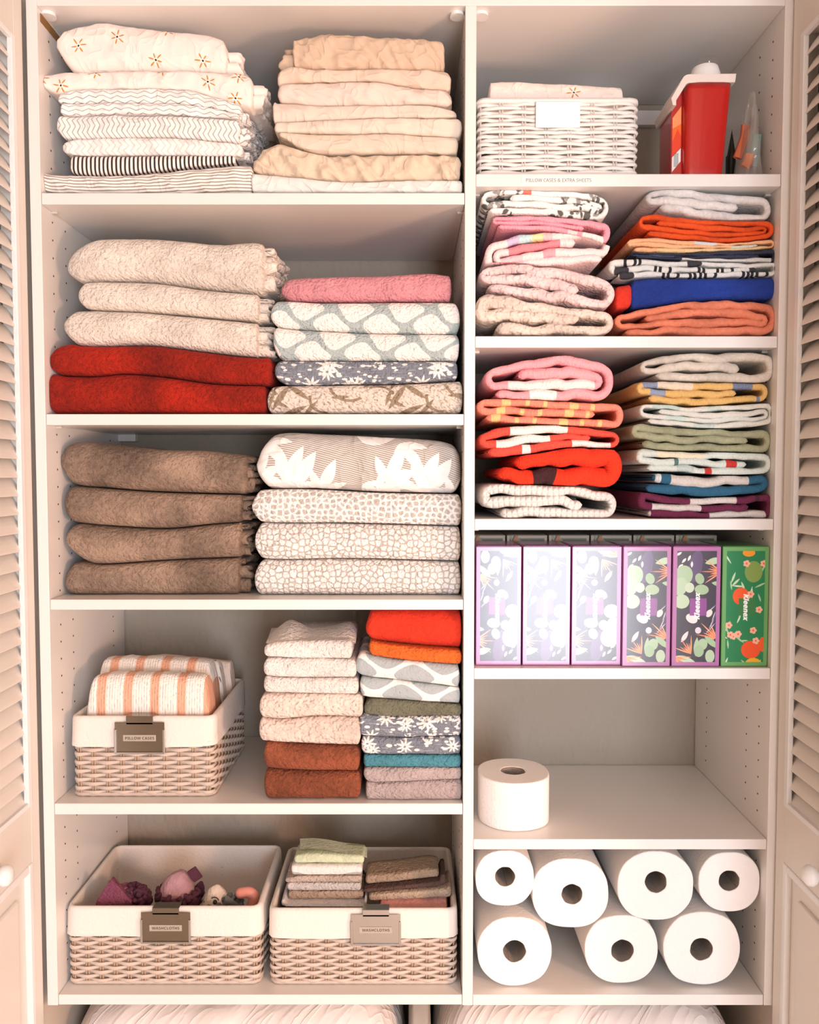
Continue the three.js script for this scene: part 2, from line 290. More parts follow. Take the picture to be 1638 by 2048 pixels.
// cloth ribbon swept along a folded path: kind B, and the loose edges at the ends of bundles
function ribbonGeo(pts, half, depth, map3, o = {}) {                    // pts: [a, b], half: thickness/2 per point, map3(a, b, c) -> xyz (c = distance behind the front edge)
  const n = pts.length, sec = [[1, depth], [1, depth * 0.4], [1, depth * 0.12]];
  const R = o.round ?? 1;
  for (let j = 0; j <= 8; j++) { const t = Math.PI / 2 - j / 8 * Math.PI; sec.push([Math.sin(t), -Math.cos(t) * R, 1]); }
  sec.push([-1, depth * 0.12], [-1, depth * 0.4], [-1, depth]);
  let acc = 0; const len = [0];
  for (let i = 1; i < n; i++) { acc += Math.hypot(pts[i][0] - pts[i - 1][0], pts[i][1] - pts[i - 1][1]); len.push(acc); }
  const seed = o.seed ?? 1, amp = o.amp ?? 0.0012;
  const geo = grid(n, sec.length, (i, j) => {
    const p = pts[Math.max(0, i - 1)], q = pts[Math.min(n - 1, i + 1)], tx = q[0] - p[0], ty = q[1] - p[1], l = Math.hypot(tx, ty) || 1;
    const endT = clamp(Math.min(len[i], acc - len[i]) / half[i] + 0.002, 0, 1), hh = half[i] * Math.sqrt(endT);
    const [s, c, isFront] = sec[j];
    let a = pts[i][0] - ty / l * s * hh, b = pts[i][1] + tx / l * s * hh, cc = isFront ? c * hh : c;
    cc += 0.006 * (o.zj ?? 1) * noise(len[i] * 9 + seed * 7, seed, 0.3);
    const rel = amp * noise(len[i] * 40 + seed, cc * 30, s + seed * 2);
    a += -ty / l * s * rel; b += tx / l * s * rel;
    const P = map3(a, b, cc);
    return [P[0], P[1], P[2], o.fit ? len[i] / acc : len[i], (isFront ? s * hh : s * (hh + c))];
  });
  geo.userData = { len, acc };
  return geo;
}
function smoothPath(pts, step) {
  const c = new THREE.CatmullRomCurve3(pts.map(([a, b]) => new THREE.Vector3(a, b, 0)), false, 'centripetal');
  const n = Math.max(8, Math.round(c.getLength() / step));
  return c.getSpacedPoints(n).map((v) => [v.x, v.y]);
}
// open edge of a folded towel at one end: a few curled layers
function foldedEdge(parent, mat, x, y0, y1, zf, out, seed, layers = 5, span = 0.16) {
  const pts = [], H = y1 - y0; reseed(seed + 50);
  const cuts = [0]; for (let k = 0; k < layers; k++) cuts.push(cuts[k] + 0.7 + 0.6 * rnd());
  const hs = [], z0 = zf - 0.006;
  for (let k = 0; k < layers; k++) {
    const yy = y0 + H * (cuts[k] + cuts[k + 1]) / 2 / cuts[layers], f = k % 2 === 0, j = H / layers * 0.28, n0 = z0 - (k === 0 || k === layers - 1 ? 0.012 : rnd() * 0.02);
    const row = [[z0 - span, yy], [z0 - span * 0.6, yy + (rnd() - 0.5) * j], [z0 - span * 0.3, yy + (rnd() - 0.5) * j], [n0, yy + (rnd() - 0.5) * j]];
    if (!f) row.reverse(); pts.push(...row);
  }
  const P = smoothPath(pts, 0.0035), half = P.map(() => H / layers * 0.42);
  const g = ribbonGeo(P, half, Math.abs(out) + 0.003, (a, b, c) => { const lay = Math.floor((b - y0) / H * layers), o = out * (0.72 + 0.5 * noise(lay * 3.7 + seed, a * 22, 1) + 0.18 * noise(a * 90, b * 90, seed)); return [x + o - c * Math.sign(out || 1), clamp(b, y0, y1), a]; }, { seed, amp: 0.0016, zj: 1.2 });
  mesh('folded_edge', g, mat, parent);
}
let clothSeed = 1;
const daisyFab = (map, half) => { const m = fab(0xffffff, 'crisp', map), b = m.bumpMap.clone(); b.repeat.set(1.1, half * 2 / 0.32); b.needsUpdate = true; m.bumpMap = b; m.bumpScale = 0.003; return m; };
function underOf(bot, z, l, r) { const B = curve(bot); return (x) => { const px = pxAt(x, B(pxAt(x, B((l + r) / 2), z)), z); return px < l - 3 || px > r + 3 ? 99 : at(px, B(px), z).y; }; }
function bundle(name, category, label, group, mat, o) {
  const seed = (o.seed = o.seed ?? clothSeed++);
  o.under = group && !o.full && lastIn[group];
  if (group) lastIn[group] = underOf(o.bot, o.zf ?? -0.022, o.l, o.r);
  if (o.edge || o.folds || o.extra) {
    const t = thing(name, label, category, group);
    if (o.folds) o.folds.forEach((q, i) => mesh('fold', bundleGeo({ ...o, ...q, under: i ? null : o.under, seed: seed + i * 0.37 }), mat, t));
    else mesh('body', bundleGeo(o), mat, t);
    if (o.edge) {
      const zf = o.zf ?? -0.022, e = o.edge, r = e.side < 0 ? o.l : o.r, T = curve(e.top ?? o.top)(r), B = curve(e.bot ?? o.bot)(r);
      foldedEdge(t, mat, X(r, zf, (T + B) / 2) - (e.in ?? 0.006), Y(B, zf) + 0.003 + (e.lo ?? 0), Y(T, zf) - 0.003, zf - (e.z ?? 0.01), X(r + (e.out ?? 22), zf) - X(r, zf) + (e.in ?? 0.006), seed, (e.n ?? 3) + 1, e.span);
    }
    return t;
  }
  return tag(mesh(name, bundleGeo(o), mat), label, category, group);
}

// ------------------------------------------------------------------ folded cloth, kind B: folded so that its layers show at the front
function foldPath(l, r, T, B, n, style, seed) {
  reseed(seed * 31 + 7);
  const seq = []; if (style === 'serp') for (let i = 0; i < n; i++) seq.push(i); else { let a = 0, b = n - 1, f = true; while (a <= b) { seq.push(f ? a++ : b--); f = !f; } }
  const yAt = (j, x) => { const b = B(x), t = T(x); return lerp(b, t, (j + 0.5) / n) + (t - b) / n * (0.34 * noise(x * 24, j * 3.1, seed * 2.3) + 0.16 * noise(x * 60, j * 5.1, seed)); };
  const th = (T((l + r) / 2) - B((l + r) / 2)) / n;
  const pts = [], marks = []; let nestL = 0, nestR = 0;
  const rx0 = (ha) => Math.min(ha * 0.85, 0.032);
  for (let k = 0; k < seq.length; k++) {
    const j = seq[k], goR = k % 2 === 0, next = seq[k + 1];
    const nl = style === 'serp' ? 0 : nestL, nr = style === 'serp' ? 0 : nestR;
    let xa = l + th * 0.5 + nl * th * 1.02, xb = r - th * 0.5 - nr * th * 1.02;
    const gapN = next !== undefined ? Math.abs(next - j) * th / 2 : 0, gapP = k > 0 ? Math.abs(seq[k - 1] - j) * th / 2 : 0;
    let s, e;
    if (goR) { s = k === 0 ? xa + th * (0.2 + rnd()) + (style === 'serp' ? 0.01 : 0.004) : xa + rx0(gapP); e = next === undefined ? xb - 0.02 - rnd() * 0.02 : xb - rx0(gapN); }
    else { s = xb - rx0(gapP); e = next === undefined ? xa + 0.02 + rnd() * 0.03 : xa + rx0(gapN); }
    // note: previous turn already used the same nest count, so update after the turn
    const m0 = pts.length;
    const N = 9; for (let i = 0; i <= N; i++) { const x = lerp(s, e, i / N); pts.push([x, yAt(j, x)]); }
    marks.push({ layer: j, i0: m0, i1: pts.length - 1 });
    if (next !== undefined) {
      const dir = goR ? 1 : -1, ya = yAt(j, e), yb = yAt(next, e), rx = rx0(gapN);
      for (let i = 1; i < 6; i++) { const t = i / 6 * Math.PI; pts.push([e + dir * rx * Math.sin(t), (ya + yb) / 2 - (yb - ya) / 2 * Math.cos(t)]); }
      if (goR) nestR++; else nestL++;
    }
  }
  return { pts, th, marks };
}
function blanket(label, group, color, o) {
  const zf = o.zf ?? -0.02, seed = clothSeed++, z0 = zf - 0.006;
  const Tc = curve(o.top), Bc = curve(o.bot), l = X(o.l, zf, Tc(o.l)), r = X(o.r, zf, Tc(o.r));
  const pxOf = (x) => pxAt(x, Tc((o.l + o.r) / 2), zf);
  const und = lastIn[group]; lastIn[group] = underOf(o.bot, zf, o.l, o.r);
  const T = (x) => Math.min(Y(Tc(pxOf(x)), zf), und ? und(x) : 99) - 0.0006, B = (x) => Y(Bc(pxOf(x)), zf) + 0.0006;
  const left = false, xMin = xd1 + 0.0006, xMax = xr - 0.0006, ymid = (T((l + r) / 2) + B((l + r) / 2)) / 2;
  let yMin = -9, yMax = 9; for (const [a, b] of rowsR) { if (a < ymid + 0.004) yMin = Math.max(yMin, a + 0.0005); else yMax = Math.min(yMax, b - 0.0006); }
  const n = o.layers ?? 3, fp = foldPath(0, r - l, (x) => T(l + x), (x) => B(l + x), n, o.style ?? 'spiral', seed);
  let P = smoothPath(fp.pts, 0.0045);
  const flip = o.flip ? (x) => r - x : (x) => l + x;
  const half = P.map(([x]) => clamp((T(flip(x)) - B(flip(x))) / n * 0.49, 0.002, 0.03));
  let map = null;
  if (o.print) {
    // print: bands along the cloth, given per layer as fractions of the width
    const Lp = [0]; for (let i = 1; i < fp.pts.length; i++) Lp.push(Lp[i - 1] + Math.hypot(fp.pts[i][0] - fp.pts[i - 1][0], fp.pts[i][1] - fp.pts[i - 1][1]));
    const tot = Lp[Lp.length - 1];
    map = canvasTex(1024, 64, (c, w, h) => { c.fillStyle = color; c.fillRect(0, 0, w, h); o.print(c, w, h, (layer, fx) => {
      const mk = fp.marks.find((m) => m.layer === layer), tx = (o.flip ? 1 - fx : fx) * (r - l), xa = fp.pts[mk.i0][0], xb = fp.pts[mk.i1][0];
      return lerp(Lp[mk.i0], Lp[mk.i1], clamp((tx - xa) / (xb - xa), 0, 1)) / tot * w;
    }); });
    map.repeat.set(1, 1 / (o.tileV ?? 0.06)); map.offset.set(0, 0.5);
  }
  const mat = fab(o.print ? '#ffffff' : color, o.kind ?? 'fleece', map);
  if (o.print) { mat.sheen = 0; const b = mat.bumpMap.clone(); b.repeat.set(fp.pts.length ? 7 : 7, 7); b.needsUpdate = true; mat.bumpMap = b; }
  const g = ribbonGeo(P, half, o.d ?? 0.28, (a, b, c) => { const x = clamp(flip(a), xMin, xMax); return [x, clamp(clamp(b, B(x), T(x)), yMin, yMax), z0 - c]; }, { seed, amp: o.amp ?? 0.0024, fit: !!o.print, round: 1.15 });
  if (o.flip) { const ix = g.index.array; for (let i = 0; i < ix.length; i += 3) { const t = ix[i]; ix[i] = ix[i + 1]; ix[i + 1] = t; } g.computeVertexNormals(); }
  delete g.userData.len; g.userData = {};
  return tag(mesh('folded_blanket', g, mat), label, 'blanket', group);
}
const bands = (list) => (c, w, h, s) => { for (const [layer, f0, f1, col] of list) { const a = s(layer, f0), b = s(layer, f1); c.fillStyle = col; c.fillRect(Math.min(a, b), 0, Math.abs(b - a), h); } };

// ------------------------------------------------------------------ fabric prints
function daisy(c, x, y, r, col = '#cf8a3e') {
  for (let k = 0; k < 6; k++) { const a = k * Math.PI / 3 + 0.4 * Math.sin(x * 13 + y), L = r * (0.75 + 0.3 * Math.abs(Math.sin(k * 2.3 + x))); c.save(); c.translate(x, y); c.rotate(a); c.fillStyle = col; c.beginPath(); c.ellipse(L * 0.66, 0, L * 0.38, r * 0.09, 0, 0, 7); c.fill(); c.restore(); }
  c.fillStyle = '#1d1a22'; c.beginPath(); c.arc(x, y, r * 0.13, 0, 7); c.fill();
}
const daisyMap = (l, r, half, spots) => canvasTex(1024, Math.round(1024 * 2 * half / ((r - l) * 0.00091)), (c, w, h) => {
  c.fillStyle = '#fbefe6'; c.fillRect(0, 0, w, h);
  const s = w / (r - l);
  for (const [px, dy] of spots) daisy(c, (px - l) * s, h / 2 + dy * s, 15.5 * s);
});
function leafPath(c, x, y, L, W, a) { c.save(); c.translate(x, y); c.rotate(a); c.beginPath(); c.moveTo(0, 0); c.quadraticCurveTo(L * 0.45, -W, L, 0); c.quadraticCurveTo(L * 0.45, W, 0, 0); c.fill(); c.restore(); }
const wrapDraw = (w, h, x, y, f) => { for (const dx of [-w, 0, w]) for (const dy of [-h, 0, h]) f(x + dx, y + dy); };
const T_ = {
  chevron: canvasTex(256, 256, (c, w, h) => { c.fillStyle = '#fbf8f5'; c.fillRect(0, 0, w, h); c.strokeStyle = '#a9a49e'; c.lineWidth = 7; for (let k = -1; k < 5; k++) { c.beginPath(); for (let i = 0; i <= 8; i++) { const x = i / 8 * w, y = k * h / 4 + (i % 2 ? 8 : 44); i ? c.lineTo(x, y) : c.moveTo(x, y); } c.stroke(); } }, [0.096, 0.036]),
  chevronV: canvasTex(256, 256, (c, w, h) => { c.fillStyle = '#faf6f2'; c.fillRect(0, 0, w, h); c.strokeStyle = '#b0aaa2'; c.lineWidth = 7; for (let k = -1; k < 6; k++) { c.beginPath(); for (let i = 0; i <= 8; i++) { const y = i / 8 * h, x = k * w / 5 + (i % 2 ? 6 : 44); i ? c.lineTo(x, y) : c.moveTo(x, y); } c.stroke(); } }, [0.045, 0.096]),
  chevronFaint: canvasTex(256, 256, (c, w, h) => { c.fillStyle = '#fbf7f3'; c.fillRect(0, 0, w, h); c.strokeStyle = '#dcd8d2'; c.lineWidth = 8; for (let k = -1; k < 6; k++) { c.beginPath(); for (let i = 0; i <= 8; i++) { const y = i / 8 * h, x = k * w / 5 + (i % 2 ? 6 : 44); i ? c.lineTo(x, y) : c.moveTo(x, y); } c.stroke(); } }, [0.055, 0.08]),
  blackStripe: canvasTex(128, 16, (c, w, h) => { c.fillStyle = '#fbf2ea'; c.fillRect(0, 0, w, h); c.fillStyle = '#352c30'; for (let k = 0; k < 4; k++) c.fillRect(k * 32 + 8, 0, 14, h); }, [0.0305, 0.01]),
  greyStripe: canvasTex(16, 128, (c, w, h) => { c.fillStyle = '#f8f3ec'; c.fillRect(0, 0, w, h); c.fillStyle = '#a29a90'; for (let k = 0; k < 4; k++) c.fillRect(0, k * 32 + 9, w, 12); }, [0.01, 0.0235]),
  trellis: dataTex(512, 1, (u, v) => { const p = u + 0.035 * Math.sin(4 * Math.PI * v), q = v + 0.05 * Math.sin(2 * Math.PI * u) * Math.sin(2 * Math.PI * v); const g = Math.cos(2 * Math.PI * p) + Math.cos(2 * Math.PI * q); const n = 0.05 * tnoise(u, v, 64, 3); return Math.abs(g) < 0.38 + n ? [172, 188, 188] : [245, 240, 234]; }, true),
  trellisInv: dataTex(512, 1, (u, v) => { const g = Math.cos(2 * Math.PI * u) + Math.cos(2 * Math.PI * v); return Math.abs(g) < 0.42 ? [244, 241, 236] : [172, 184, 187]; }, true),
  pebble: null, pebbleInv: null,
  slateFloral: canvasTex(512, 512, (c, w, h) => { reseed(3); c.fillStyle = '#7d8590'; c.fillRect(0, 0, w, h);
    for (let k = 0; k < 420; k++) { const x = rnd() * w, y = rnd() * h; c.fillStyle = rnd() < 0.5 ? '#69727f' : '#a2a9b1'; c.fillRect(x, y, 18 + rnd() * 30, 3); }
    for (let k = 0; k < 210; k++) { const x = rnd() * w, y = rnd() * h; c.fillStyle = '#f2efea'; const r = 4 + rnd() * 6; wrapDraw(w, h, x, y, (a, b) => { c.beginPath(); c.ellipse(a, b, r * 1.4, r * 0.8, 0, 0, 7); c.fill(); }); }
    for (let k = 0; k < 20; k++) { const x = rnd() * w, y = rnd() * h, R = 26 + rnd() * 24; c.fillStyle = '#f6f2ec'; wrapDraw(w, h, x, y, (a, b) => { for (let i = 0; i < 9; i++) leafPath(c, a, b, R * 1.25, R * 0.3, i / 9 * Math.PI * 2); c.fillStyle = '#8b8f96'; c.beginPath(); c.arc(a, b, R * 0.16, 0, 7); c.fill(); c.fillStyle = '#f6f2ec'; }); }
    c.strokeStyle = '#f4f0ea'; c.lineWidth = 8; for (let k = 0; k < 6; k++) { const x = rnd() * w, y = rnd() * h; c.beginPath(); c.arc(x, y, 24, 0.5, 5.2); c.stroke(); } }, [0.2, 0.2]),
  taupeFloral: canvasTex(512, 512, (c, w, h) => { reseed(5); c.fillStyle = '#ddd3c7'; c.fillRect(0, 0, w, h);
    c.strokeStyle = '#a8967f'; c.lineWidth = 2.5; for (let k = 0; k < 900; k++) { const x = rnd() * w, y = rnd() * h; c.beginPath(); c.moveTo(x, y); c.lineTo(x + 9, y + 6); c.stroke(); }
    for (let k = 0; k < 24; k++) { const x = rnd() * w, y = rnd() * h, L = 70 + rnd() * 80, a = rnd() * 6.3; c.fillStyle = '#978872'; wrapDraw(w, h, x, y, (p, q) => leafPath(c, p, q, L, L * 0.2, a)); }
    c.strokeStyle = '#978872'; c.lineWidth = 13; for (let k = 0; k < 9; k++) { const x = rnd() * w, y = rnd() * h, s = rnd() * 5; c.beginPath(); c.arc(x, y, 55 + rnd() * 40, s, s + 1.8); c.stroke(); } }, [0.21, 0.21]),
  leafPrint: canvasTex(512, 512, (c, w, h) => { reseed(9); c.fillStyle = '#d8d4ce'; c.fillRect(0, 0, w, h); c.strokeStyle = '#8d867c'; c.lineWidth = 3;
    for (let y = -w; y < h + w; y += 9) { c.beginPath(); c.moveTo(0, y); c.lineTo(w, y + w * 0.25); c.stroke(); }
    c.fillStyle = '#f8f5f1'; for (let k = 0; k < 17; k++) { const x = rnd() * w, y = rnd() * h, L = 110 + rnd() * 90, a = (rnd() < 0.5 ? -1 : 1) * (0.5 + rnd() * 0.8); wrapDraw(w, h, x, y, (p, q) => { leafPath(c, p, q, L, L * 0.3, a); leafPath(c, p, q, L * 0.7, L * 0.22, a + 0.75); leafPath(c, p, q, L * 0.7, L * 0.22, a - 0.75); }); } }, [0.25, 0.25]),
  peachStripe: canvasTex(256, 64, (c, w, h) => { c.fillStyle = '#fbf6ee'; c.fillRect(0, 0, w, h); c.fillStyle = '#efe4d8'; for (let i = 0; i < 9; i++) c.fillRect(100 + i * 16, 0, 5, h); c.fillStyle = '#ecb497'; c.fillRect(10, 0, 86, h); }, [0.0502, 0.05]),
  dots: canvasTex(128, 128, (c, w, h) => { c.fillStyle = '#f6e9dc'; c.fillRect(0, 0, w, h); c.fillStyle = '#2c2428'; for (const [x, y] of [[32, 32], [96, 96]]) { c.beginPath(); c.arc(x, y, 11, 0, 7); c.fill(); } }, [0.024, 0.024]),
};
function voronoi(n, cells, edge, colA, colB) {
  reseed(21); const pts = []; for (let i = 0; i < cells * cells; i++) pts.push([rnd(), rnd()]);
  return dataTex(n, 0.2, (u, v) => {
    const x = u * cells, y = v * cells, xi = Math.floor(x), yi = Math.floor(y); let f1 = 9, f2 = 9;
    for (let a = -1; a <= 1; a++) for (let b = -1; b <= 1; b++) { const cx = (xi + a + cells) % cells, cy = (yi + b + cells) % cells, p = pts[cy * cells + cx]; const dx = (xi + a + 0.15 + 0.7 * p[0] - x) * 1.0, dy = (yi + b + 0.15 + 0.7 * p[1] - y) * (0.75 + 0.5 * ((cx * 7 + cy * 3) % 5) / 5); const dd = Math.hypot(dx, dy); if (dd < f1) { f2 = f1; f1 = dd; } else if (dd < f2) f2 = dd; }
    return f2 - f1 > edge ? colA : colB;
  }, true);
}
T_.pebble = voronoi(512, 17, 0.2, [246, 243, 239], [194, 186, 176]);
T_.pebbleInv = voronoi(512, 17, 0.3, [194, 188, 180], [247, 244, 240]);
T_.trellis.repeat.set(1 / 0.09, 1 / 0.078); T_.trellisInv.repeat.set(1 / 0.105, 1 / 0.07);
const shift = (t, x, y) => { const c = t.clone(); c.offset.set(x, y); c.needsUpdate = true; return c; };

// ------------------------------------------------------------------ left column, top shelf: sheets
const S = 'folded_sheet', SC = 'sheet';
const sh1 = (name, label, mat, o, g) => bundle(S, SC, label, g, mat, { wr: 0.0045, amp: 0.002, k: 0.7, d: 0.26, ...o });
{
  const G = 'printed sheets stacked on the left of the top shelf';
  const d1 = [[109, 76], [125, 55], [164, 36], [212, 33], [308, 48], [410, 60], [440, 70], [452, 84]], d1b = [[109, 98], [126, 122], [145, 141], [219, 138], [342, 138], [452, 140]];
  sh1(0, 'puffy cream sheet with orange daisies on top of the sheet stack', daisyFab(daisyMap(109, 452, 0.1, [[156, 0], [124, -40], [234, -14], [332, -42], [310, 26], [405, 22], [440, -50]]), 0.1), { l: 109, r: 452, el: 20, er: 10, top: d1, bot: d1b, uvFit: 0.1, wr: 0.003, k: 0.85, edge: { out: 24, n: 3 } }, G);
  const d2b = [[80, 172], [112, 184], [150, 179], [240, 175], [370, 177], [440, 196], [505, 214]];
  sh1(0, 'cream daisy sheet lying second from the top of the sheet stack', daisyFab(daisyMap(80, 505, 0.1, [[82, -4], [122, 10], [190, -18], [416, 0], [322, -22], [478, -22], [470, 24]]), 0.1), { l: 80, r: 505, el: 10, er: 9, top: d1b.map(([a, b]) => [a, Math.max(b, 139)]).concat([[480, 141], [505, 150]]).map(([a, b]) => a === 109 ? [80, 150] : [a, b]), bot: d2b, uvFit: 0.1, edge: { out: 18, n: 3, lo: 0.006 } }, G);
  const c1 = [[118, 204], [180, 205], [300, 204], [400, 210], [482, 228]], c2 = [[120, 228], [300, 226], [400, 231], [475, 236]];
  sh1(0, 'white sheet with flat grey zigzag lines folded in two layers', fab(0xffffff, 'crisp', T_.chevron), { l: 113, r: 482, el: 8, er: 8, top: d2b, bot: c2, folds: [{ top: d2b, bot: c1 }, { l: 118, r: 478, top: c1, bot: c2 }], edge: { out: 12, n: 3 } }, G);
  const c3 = [[112, 262], [128, 274], [300, 272], [400, 276], [478, 284]];
  sh1(0, 'white sheet with upright grey zigzag lines, plump rolled left end', fab(0xffffff, 'crisp', T_.chevronV), { l: 108, r: 478, el: 16, er: 9, top: [[108, 238], [120, 228], [300, 227], [400, 232], [478, 237]], bot: c3, edge: { out: 20, n: 3 } }, G);
  const c4 = [[123, 303], [150, 308], [300, 308], [482, 311]];
  sh1(0, 'white sheet with very faint zigzags above the black-striped sheet', fab(0xffffff, 'crisp', T_.chevronFaint), { l: 122, r: 484, el: 10, er: 9, top: [[122, 286], [150, 276], [300, 273], [400, 277], [484, 286]], bot: c4, edge: { out: 14, n: 2 } }, G);
  const c5 = [[138, 345], [200, 349], [300, 342], [400, 331], [471, 325]];
  sh1(0, 'white sheet with bold black pinstripes', fab(0xffffff, 'crisp', T_.blackStripe), { l: 137, r: 471, el: 9, er: 6, top: [[137, 309], [471, 310]], bot: c5, wr: 0.0012, amp: 0.001 }, G);
  sh1(0, 'grey and white pinstriped sheet flat on the shelf at the bottom of its stack', fab(0xffffff, 'crisp', T_.greyStripe), { l: 82, r: 505, el: 8, er: 7, zf: -0.014, top: [[82, 338], [100, 346], [138, 347], [200, 350], [300, 344], [400, 333], [475, 327], [505, 327]], bot: [[82, 380], [110, 384.2], [505, 384.2]] }, G);
}
{
  const G = 'plain sheets stacked on the right of the top shelf', cot = (c) => fab(c, 'cotton');
  const b1 = [[560, 132], [587, 131], [640, 136], [760, 135], [890, 137]];
  sh1(0, 'tan sheet with slanting creases on top of the plain sheets', cot(0xd8bfa6), { l: 585, r: 891, el: 5, er: 8, top: [[585, 74], [640, 62], [690, 60], [740, 66], [880, 75], [891, 82]], bot: b1, wr: 0.006, skew: 1.3, edge: { side: -1, out: -24, in: -0.006, n: 2 } }, G);
  const b2 = [[553, 172], [575, 164], [680, 161], [750, 161], [830, 172], [903, 180]];
  sh1(0, 'light tan sheet second from the top of the plain sheets', cot(0xe2cdb9), { l: 553, r: 903, el: 9, er: 8, top: [[553, 141], [578, 132], [640, 137], [760, 136], [890, 138], [903, 146]], bot: b2 }, G);
  const b3 = [[560, 203], [640, 208], [760, 208], [850, 207], [905, 212]];
  sh1(0, 'pale pinkish beige sheet with a tapering right end', cot(0xe6d6c9), { l: 556, r: 905, el: 8, er: 20, top: b2, bot: b3, wr: 0.0045 }, G);
  const b4 = [[547, 243], [650, 239], [750, 234], [914, 234]];
  sh1(0, 'smooth beige sheet fourth from the top of the plain sheets', cot(0xe4d5c6), { l: 544, r: 914, el: 5, er: 12, top: [[544, 199], [600, 206], [760, 208.5], [850, 208], [914, 221]], bot: b4, wr: 0.0018 }, G);
  const b5 = [[549, 264], [700, 265], [760, 264], [860, 269], [924, 273]];
  sh1(0, 'cream sheet fifth from the top, reaching furthest right', cot(0xe4d8c8), { l: 548, r: 924, el: 7, er: 12, top: b4, bot: b5, wr: 0.0028 }, G);
  const b6 = [[558, 272], [575, 280], [600, 295], [640, 305], [760, 305], [916, 306]];
  sh1(0, 'cream sheet with its left end cut away, above the crumpled one', cot(0xe1d2bf), { l: 557, r: 916, el: 6, er: 6, top: b5, bot: b6, wr: 0.002 }, G);
  const b7 = [[502, 344], [580, 351], [680, 362], [820, 359], [922, 359]];
  sh1(0, 'crumpled beige fitted sheet bunched up at its left end', cot(0xdeccb4), { l: 503, r: 923, el: 22, er: 10, zf: -0.016, top: [[503, 322], [530, 293], [557, 283], [600, 296], [640, 306], [760, 306], [923, 307]], bot: b7, wr: 0.0085, amp: 0.004, skew: 1.1, n: 70 }, G);
  sh1(0, 'white grey sheet at the bottom of the plain sheets', cot(0xe9e9e4), { l: 502, r: 926, el: 5, er: 6, zf: -0.013, top: b7, bot: 384.2, wr: 0.0025 }, G);
}

// ------------------------------------------------------------------ left column, second shelf: bath towels
const Tw = (label, mat, o, g) => bundle('folded_towel', 'towel', label, g, mat, { amp: 0.0028, k: 0.8, d: 0.3, ...o });
{
  const G = 'bath towels stacked on the left of the second shelf', cream = fab(0xf0e6d9, 'terry'), red = fab(0xb02208, 'terry', napDeep);
  const a1 = [[127, 556], [150, 561], [170, 560], [230, 558], [310, 561], [400, 574], [526, 584]];
  Tw('plump cream bath towel on top, its right end curling open', cream, { l: 126, r: 528, el: 40, er: 10, endIn: 0.03, top: [[126, 506], [155, 487], [192, 471], [300, 470], [440, 480], [500, 475], [528, 480]], bot: a1, k: 1, amp: 0.004, edge: { out: 20, n: 4, lo: 0.005 } }, G);
  const a2 = [[155, 608], [170, 615], [300, 622], [400, 630], [516, 641]];
  Tw('cream bath towel in the middle of the three cream towels', cream, { l: 153, r: 516, el: 16, er: 5, top: [[153, 572], [170, 562], [240, 560], [320, 564], [400, 576], [516, 586]], bot: a2, k: 0.9, edge: { out: 22, n: 4 } }, G);
  const a3 = [[124, 672], [150, 688], [200, 690], [300, 688.5], [400, 700], [514, 713]];
  Tw('cream bath towel resting on the red towels', cream, { l: 122, r: 514, el: 30, er: 4, endIn: 0.02, top: [[122, 632], [150, 618], [200, 617], [300, 623], [400, 632], [514, 643]], bot: a3, k: 0.9, edge: { out: 28, n: 4 } }, G);
  const a4 = [[91, 738], [112, 748], [180, 751], [240, 746], [330, 753], [420, 766], [545, 771]];
  Tw('upper of the two deep red bath towels', red, { l: 90, r: 541, el: 26, er: 8, endIn: 0.02, zf: -0.016, top: [[90, 708], [110, 692], [135, 685], [200, 690], [300, 689], [400, 701], [510, 713], [546, 712]], bot: a4, k: 0.95, amp: 0.004 }, G);
  Tw('lower of the two deep red bath towels, lying on the shelf', red, { l: 92, r: 531, el: 14, er: 6, zf: -0.013, top: a4, bot: 827.2, k: 0.7, amp: 0.004 }, G);
}
{
  const G = 'patterned towels stacked on the right of the second shelf';
  const p1 = [[562, 594], [580, 600], [700, 602], [800, 600.5], [903, 601]];
  Tw('plain pink towel on top of the patterned towels', fab(0xde98a0, 'terry'), { l: 562, r: 903, el: 18, er: 6, zf: -0.03, top: [[562, 568], [580, 556], [650, 551], [770, 548], [860, 543], [903, 548]], bot: p1, k: 0.9 }, G);
  const p2 = [[540, 645], [560, 653], [650, 660], [750, 665], [919, 667]];
  Tw('upper white towel with grey trellis print, under the pink towel', fab(0xffffff, 'terry', T_.trellis), { l: 540, r: 920, el: 14, er: 12, top: [[540, 612], [556, 600], [640, 603], [800, 601.5], [905, 602], [920, 608]], bot: p2 }, G);
  const p3 = [[547, 705], [565, 719], [700, 720], [918, 721]];
  Tw('lower white towel with grey trellis print, under its twin', fab(0xffffff, 'terry', shift(T_.trellis, 0.35, 0.55)), { l: 545, r: 919, el: 12, er: 8, top: p2, bot: p3 }, G);
  const p4 = [[549, 757], [575, 769], [680, 768], [800, 766], [916, 759]];
  Tw('slate blue towel woven with white flowers', fab(0xffffff, 'terry', T_.slateFloral), { l: 548, r: 916, el: 11, er: 7, top: [[548, 726], [565, 720], [700, 721], [916, 722]], bot: p4 }, G);
  Tw('taupe towel with raised cream scrollwork at the bottom of the stack', fab(0xffffff, 'sherpa', T_.taupeFloral), { l: 533, r: 926, el: 12, er: 8, zf: -0.015, top: [[533, 781], [548, 772], [590, 770], [680, 769], [800, 767], [926, 760]], bot: 827.2 }, G);
}
